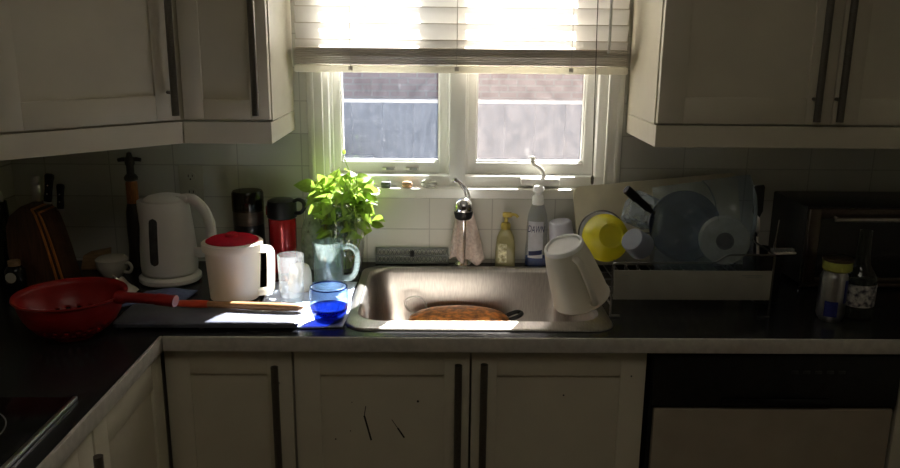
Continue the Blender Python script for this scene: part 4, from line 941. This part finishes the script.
for x in [q for q in (RX0+.03+k*.032 for k in range(12)) if abs(q-.655) > .105 and q < RX1-.02]: b.tube([(x, -.36, .958), (x, -.355, 1.01), (x+.005, -.345, 1.02), (x+.01, -.335, 1.01), (x+.01, -.33, .958)], .0016, 6)
b.build('plate_prongs', 'wire', t)
for x0, x1 in ((RX0-.002, RX0+.024), (RX1-.026, RX1+.002)):
    for y in (RY0, RY1): MB().bx(x0, x1, y-.006, y+.006, CZ, CZ+.005, .002).build('foot', 'wire', t)
pn = MB().bx(RX0+.004, RX1-.003, RY0-.003, RY0+.001, .960, 1.035, .001).build('front_panel', 'rackpanel', t)
b = MB()
for x, z, w_, h_ in ((0.772, 1.0235, .050, .0022), (0.776, 1.0190, .040, .0014), (0.455, 1.0225, .022, .0012)): b.box((x, RY0-.0032, z), (w_, .0006, h_))
b.build('print_line', 'gridgrey', pn, smooth=0)
MB().bx(RX0+.006, RX1-.006, RY1-.001, RY1+.003, .96, 1.03, .001).build('back_panel', 'rackpanel', t)
# cutlery caddy with tools
t = thing('cutlery_caddy', 'black cutlery holder hung on the right end of the dish rack', 'caddy', (0.862, -0.33, CZ))
MB().loft([rrect(0, 0, .030, .055, .010, 0), rrect(0, 0, .034, .060, .012, .13), rrect(0, 0, .0315, .0575, .011, .13), rrect(0, 0, .028, .053, .009, .004)]).build('holder', 'black', t)
def utensil(name, label, cat, p, q, m_, r, head):
    t = thing(name, label, cat, p); v = Vector(q)-Vector(p); t.rotation_mode = 'QUATERNION'; t.rotation_quaternion = v.to_track_quat('Z', 'Y'); L = v.length
    MB().tube([(0, 0, 0), (0, 0, L*.5), (0, 0, L*.72)], [r*.6, r*.8, r*.7], 10).build('handle', m_, t)
    if head == 'spatula': MB().loft([rrect(0, 0, .006, .003, .0025, L*.70), rrect(0, 0, .017, .003, .0025, L*.76), rrect(0, 0, .018, .0025, .002, L*.98), rrect(0, 0, .014, .002, .0015, L)]).build('blade', m_, t)
    elif head == 'spoon': MB().lathe([(0, -.026), (.010, -.018), (.015, 0), (.012, .018), (0, .026)], 18, Tr(0, 0, L*.86), sy=.35).build('bowl', m_, t)
    else:
        b = MB(); b.box((0, 0, L*.74), (.018, .003, .018), .001)
        for k in (-1, -.33, .33, 1): b.box((k*.0075, 0, L*.88), (.0026, .002, L*.24), .0005)
        b.build('tines', m_, t)
utensil('spatula', 'black spatula standing upright in the cutlery holder', 'spatula', (0.850, -0.31, 0.920), (0.846, -0.30, 1.215), 'black', .006, 'spatula')
utensil('spoon', 'pale handled spoon leaning left in the cutlery holder', 'spoon', (0.852, -0.355, 0.920), (0.822, -0.36, 1.155), 'ceramic', .005, 'spoon')
utensil('fork', 'steel fork standing at the right of the cutlery holder', 'fork', (0.872, -0.350, 0.920), (0.884, -0.355, 1.132), 'steel', .0045, 'fork')
t = thing('scrub_brush', 'small pale scrub brush resting across the cutlery holder top', 'brush', (0.905, -0.372, 1.047), (0, 0, 0.1))
MB().box((-0.012, 0, 0.003), (.07, .020, .006), .0025).build('brush_back', 'ceramic', t)
b = MB()
for k in range(8):
    for j in range(3): b.box((-.04+k*.008, -.006+j*.006, .010), (.003, .003, .010), .0008)
b.build('bristles', 'gridgrey', t)

# ------------------------------------------------------------------ toaster oven
t = thing('toaster_oven', 'dark toaster oven with pale door handle in right corner', 'toaster oven', (1.215, -0.265, CZ))
MB().bx(-.215, .235, .008, .235, .014, .236, .006).build('body', 'black', t)
dr_ = MB().bx(-.213, -.180, -.010, .010, .022, .232, .004).bx(.115, .130, -.010, .010, .022, .232, .003).bx(-.182, .117, -.010, .010, .205, .232, .003).bx(-.182, .117, -.010, .010, .022, .040, .003).build('door', 'ovenframe', t)
MB().bx(-.181, .116, -.003, .003, .039, .206).build('door_glass', 'blackgloss', dr_, smooth=0)
MB().tube([(-.155, -.034, .208), (.095, -.034, .208)], .0055, 12).build('handle', 'ovenhandle', dr_)
for x in (-.145, .085): MB().tube([(x, -.008, .210), (x, -.033, .208)], .004, 8).build('handle_post', 'ovenhandle', dr_)
MB().bx(.131, .234, -.008, .010, .022, .232, .004).build('control_panel', 'ovenframe', t)
for z in (.06, .115, .17): MB().lathe([(0, .022), (.014, .022), (.016, .018), (.018, 0), (0, 0)], 20, Tr(.183, -.008, z) @ Matrix.Rotation(PI/2, 4, 'X')).build('knob', 'black', t)
MB().bx(-.21, .23, -.002, .012, .010, .021, .002).build('base_trim', 'ovenframe', t)
for x in (-.19, .21):
    for y in (.03, .21): MB().lathe([(0, 0), (.012, 0), (.014, .014), (0, .014)], 14, Tr(x, y, 0)).build('foot', 'black', t)

# ------------------------------------------------------------------ can, lid, bottle
t = thing('drink_can', 'silver drink can with dark blue print beside the clear bottle', 'can', (0.972, -0.500, CZ))
MB().lathe([(0, .004), (.022, .004), (.024, 0), (.030, .008), (.0325, .014), (.0325, .110), (.030, .118), (.027, .124), (.0275, .127), (.025, .127), (.024, .123), (0, .123)], 40).build('can_body', 'can', t)
b = MB()
for a0, a1, z0_, z1_ in ((-1.15, 0.10, .050, .108), (-2.5, -1.55, .016, .055), (1.2, 2.6, .05, .108)):
    b.loft([[(.0329*math.cos(a0+(a1-a0)*k/12), .0329*math.sin(a0+(a1-a0)*k/12), z) for k in range(13)] for z in (z0_, z1_)], False, False, None, False)
b.build('print_patch', 'canblue', t)
t = thing('tin_lid', 'yellow green round tin resting on top of the can', 'tin', (0.976, -0.500, CZ+.1275))
MB().lathe([(0, 0), (.031, 0), (.034, .003), (.034, .022), (.032, .025), (0, .025)], 36).build('tin_body', 'tin', t)
MB().lathe([(.033, .024), (.0355, .0255), (.0355, .0295), (.033, .031), (0, .031)], 36).build('lid', 'ovenframe', t)
t = thing('glass_bottle', 'clear long necked bottle with printed label on right counter', 'bottle', (1.047, -0.480, CZ))
MB().lathe([(0, 0), (.036, 0), (.0395, .004), (.0395, .098), (.037, .112), (.027, .126), (.019, .140), (.0165, .165), (.0148, .210), (.0152, .212), (.0152, .222), (.0138, .2235), (.0118, .222), (.0118, .212), (.0135, .165), (.016, .140), (.024, .124), (.034, .110), (.0365, .098), (.0365, .008), (0, .008)], 44).build('bottle_body', 'bottle', t)
MB().loft([[(.0400*math.cos(2*PI*k/40), .0400*math.sin(2*PI*k/40), z) for k in range(40)] for z in (.036, .092)], False, False).build('label_wrap', 'bottlelabel', t)

# ------------------------------------------------------------------ pan in the sink
t = thing('oval_pan', 'orange brown oval pan turned upside down in the sink', 'pan', (0.060, -0.245, CZ-0.186+0.004), (0, 0, 0.02))
def ell(a_, b_, z, n=48): return [(a_*math.cos(2*PI*k/n), b_*math.sin(2*PI*k/n), z) for k in range(n)]
MB().loft([ell(.150, .105, 0), ell(.158, .112, .002), ell(.158, .112, .008), ell(.152, .108, .012), ell(.149, .106, .064), ell(.143, .100, .084), ell(.128, .088, .096), ell(.10, .068, .103), ell(.06, .04, .1065), ell(.02, .013, .108)]).build('pan_body', 'copper', t)
MB().tube(smoothpath([(-.125, .045, .082), (-.150, .060, .098), (-.150, .066, .118), (-.126, .070, .128), (-.100, .066, .118), (-.092, .05, .098)]), .0035, 10).build('loop_handle', 'steel', t)
MB().tube(smoothpath([(.130, .04, .078), (.165, .04, .092), (.178, .02, .094), (.165, .0, .092), (.135, .0, .080)]), .006, 10).build('side_handle', 'black', t)
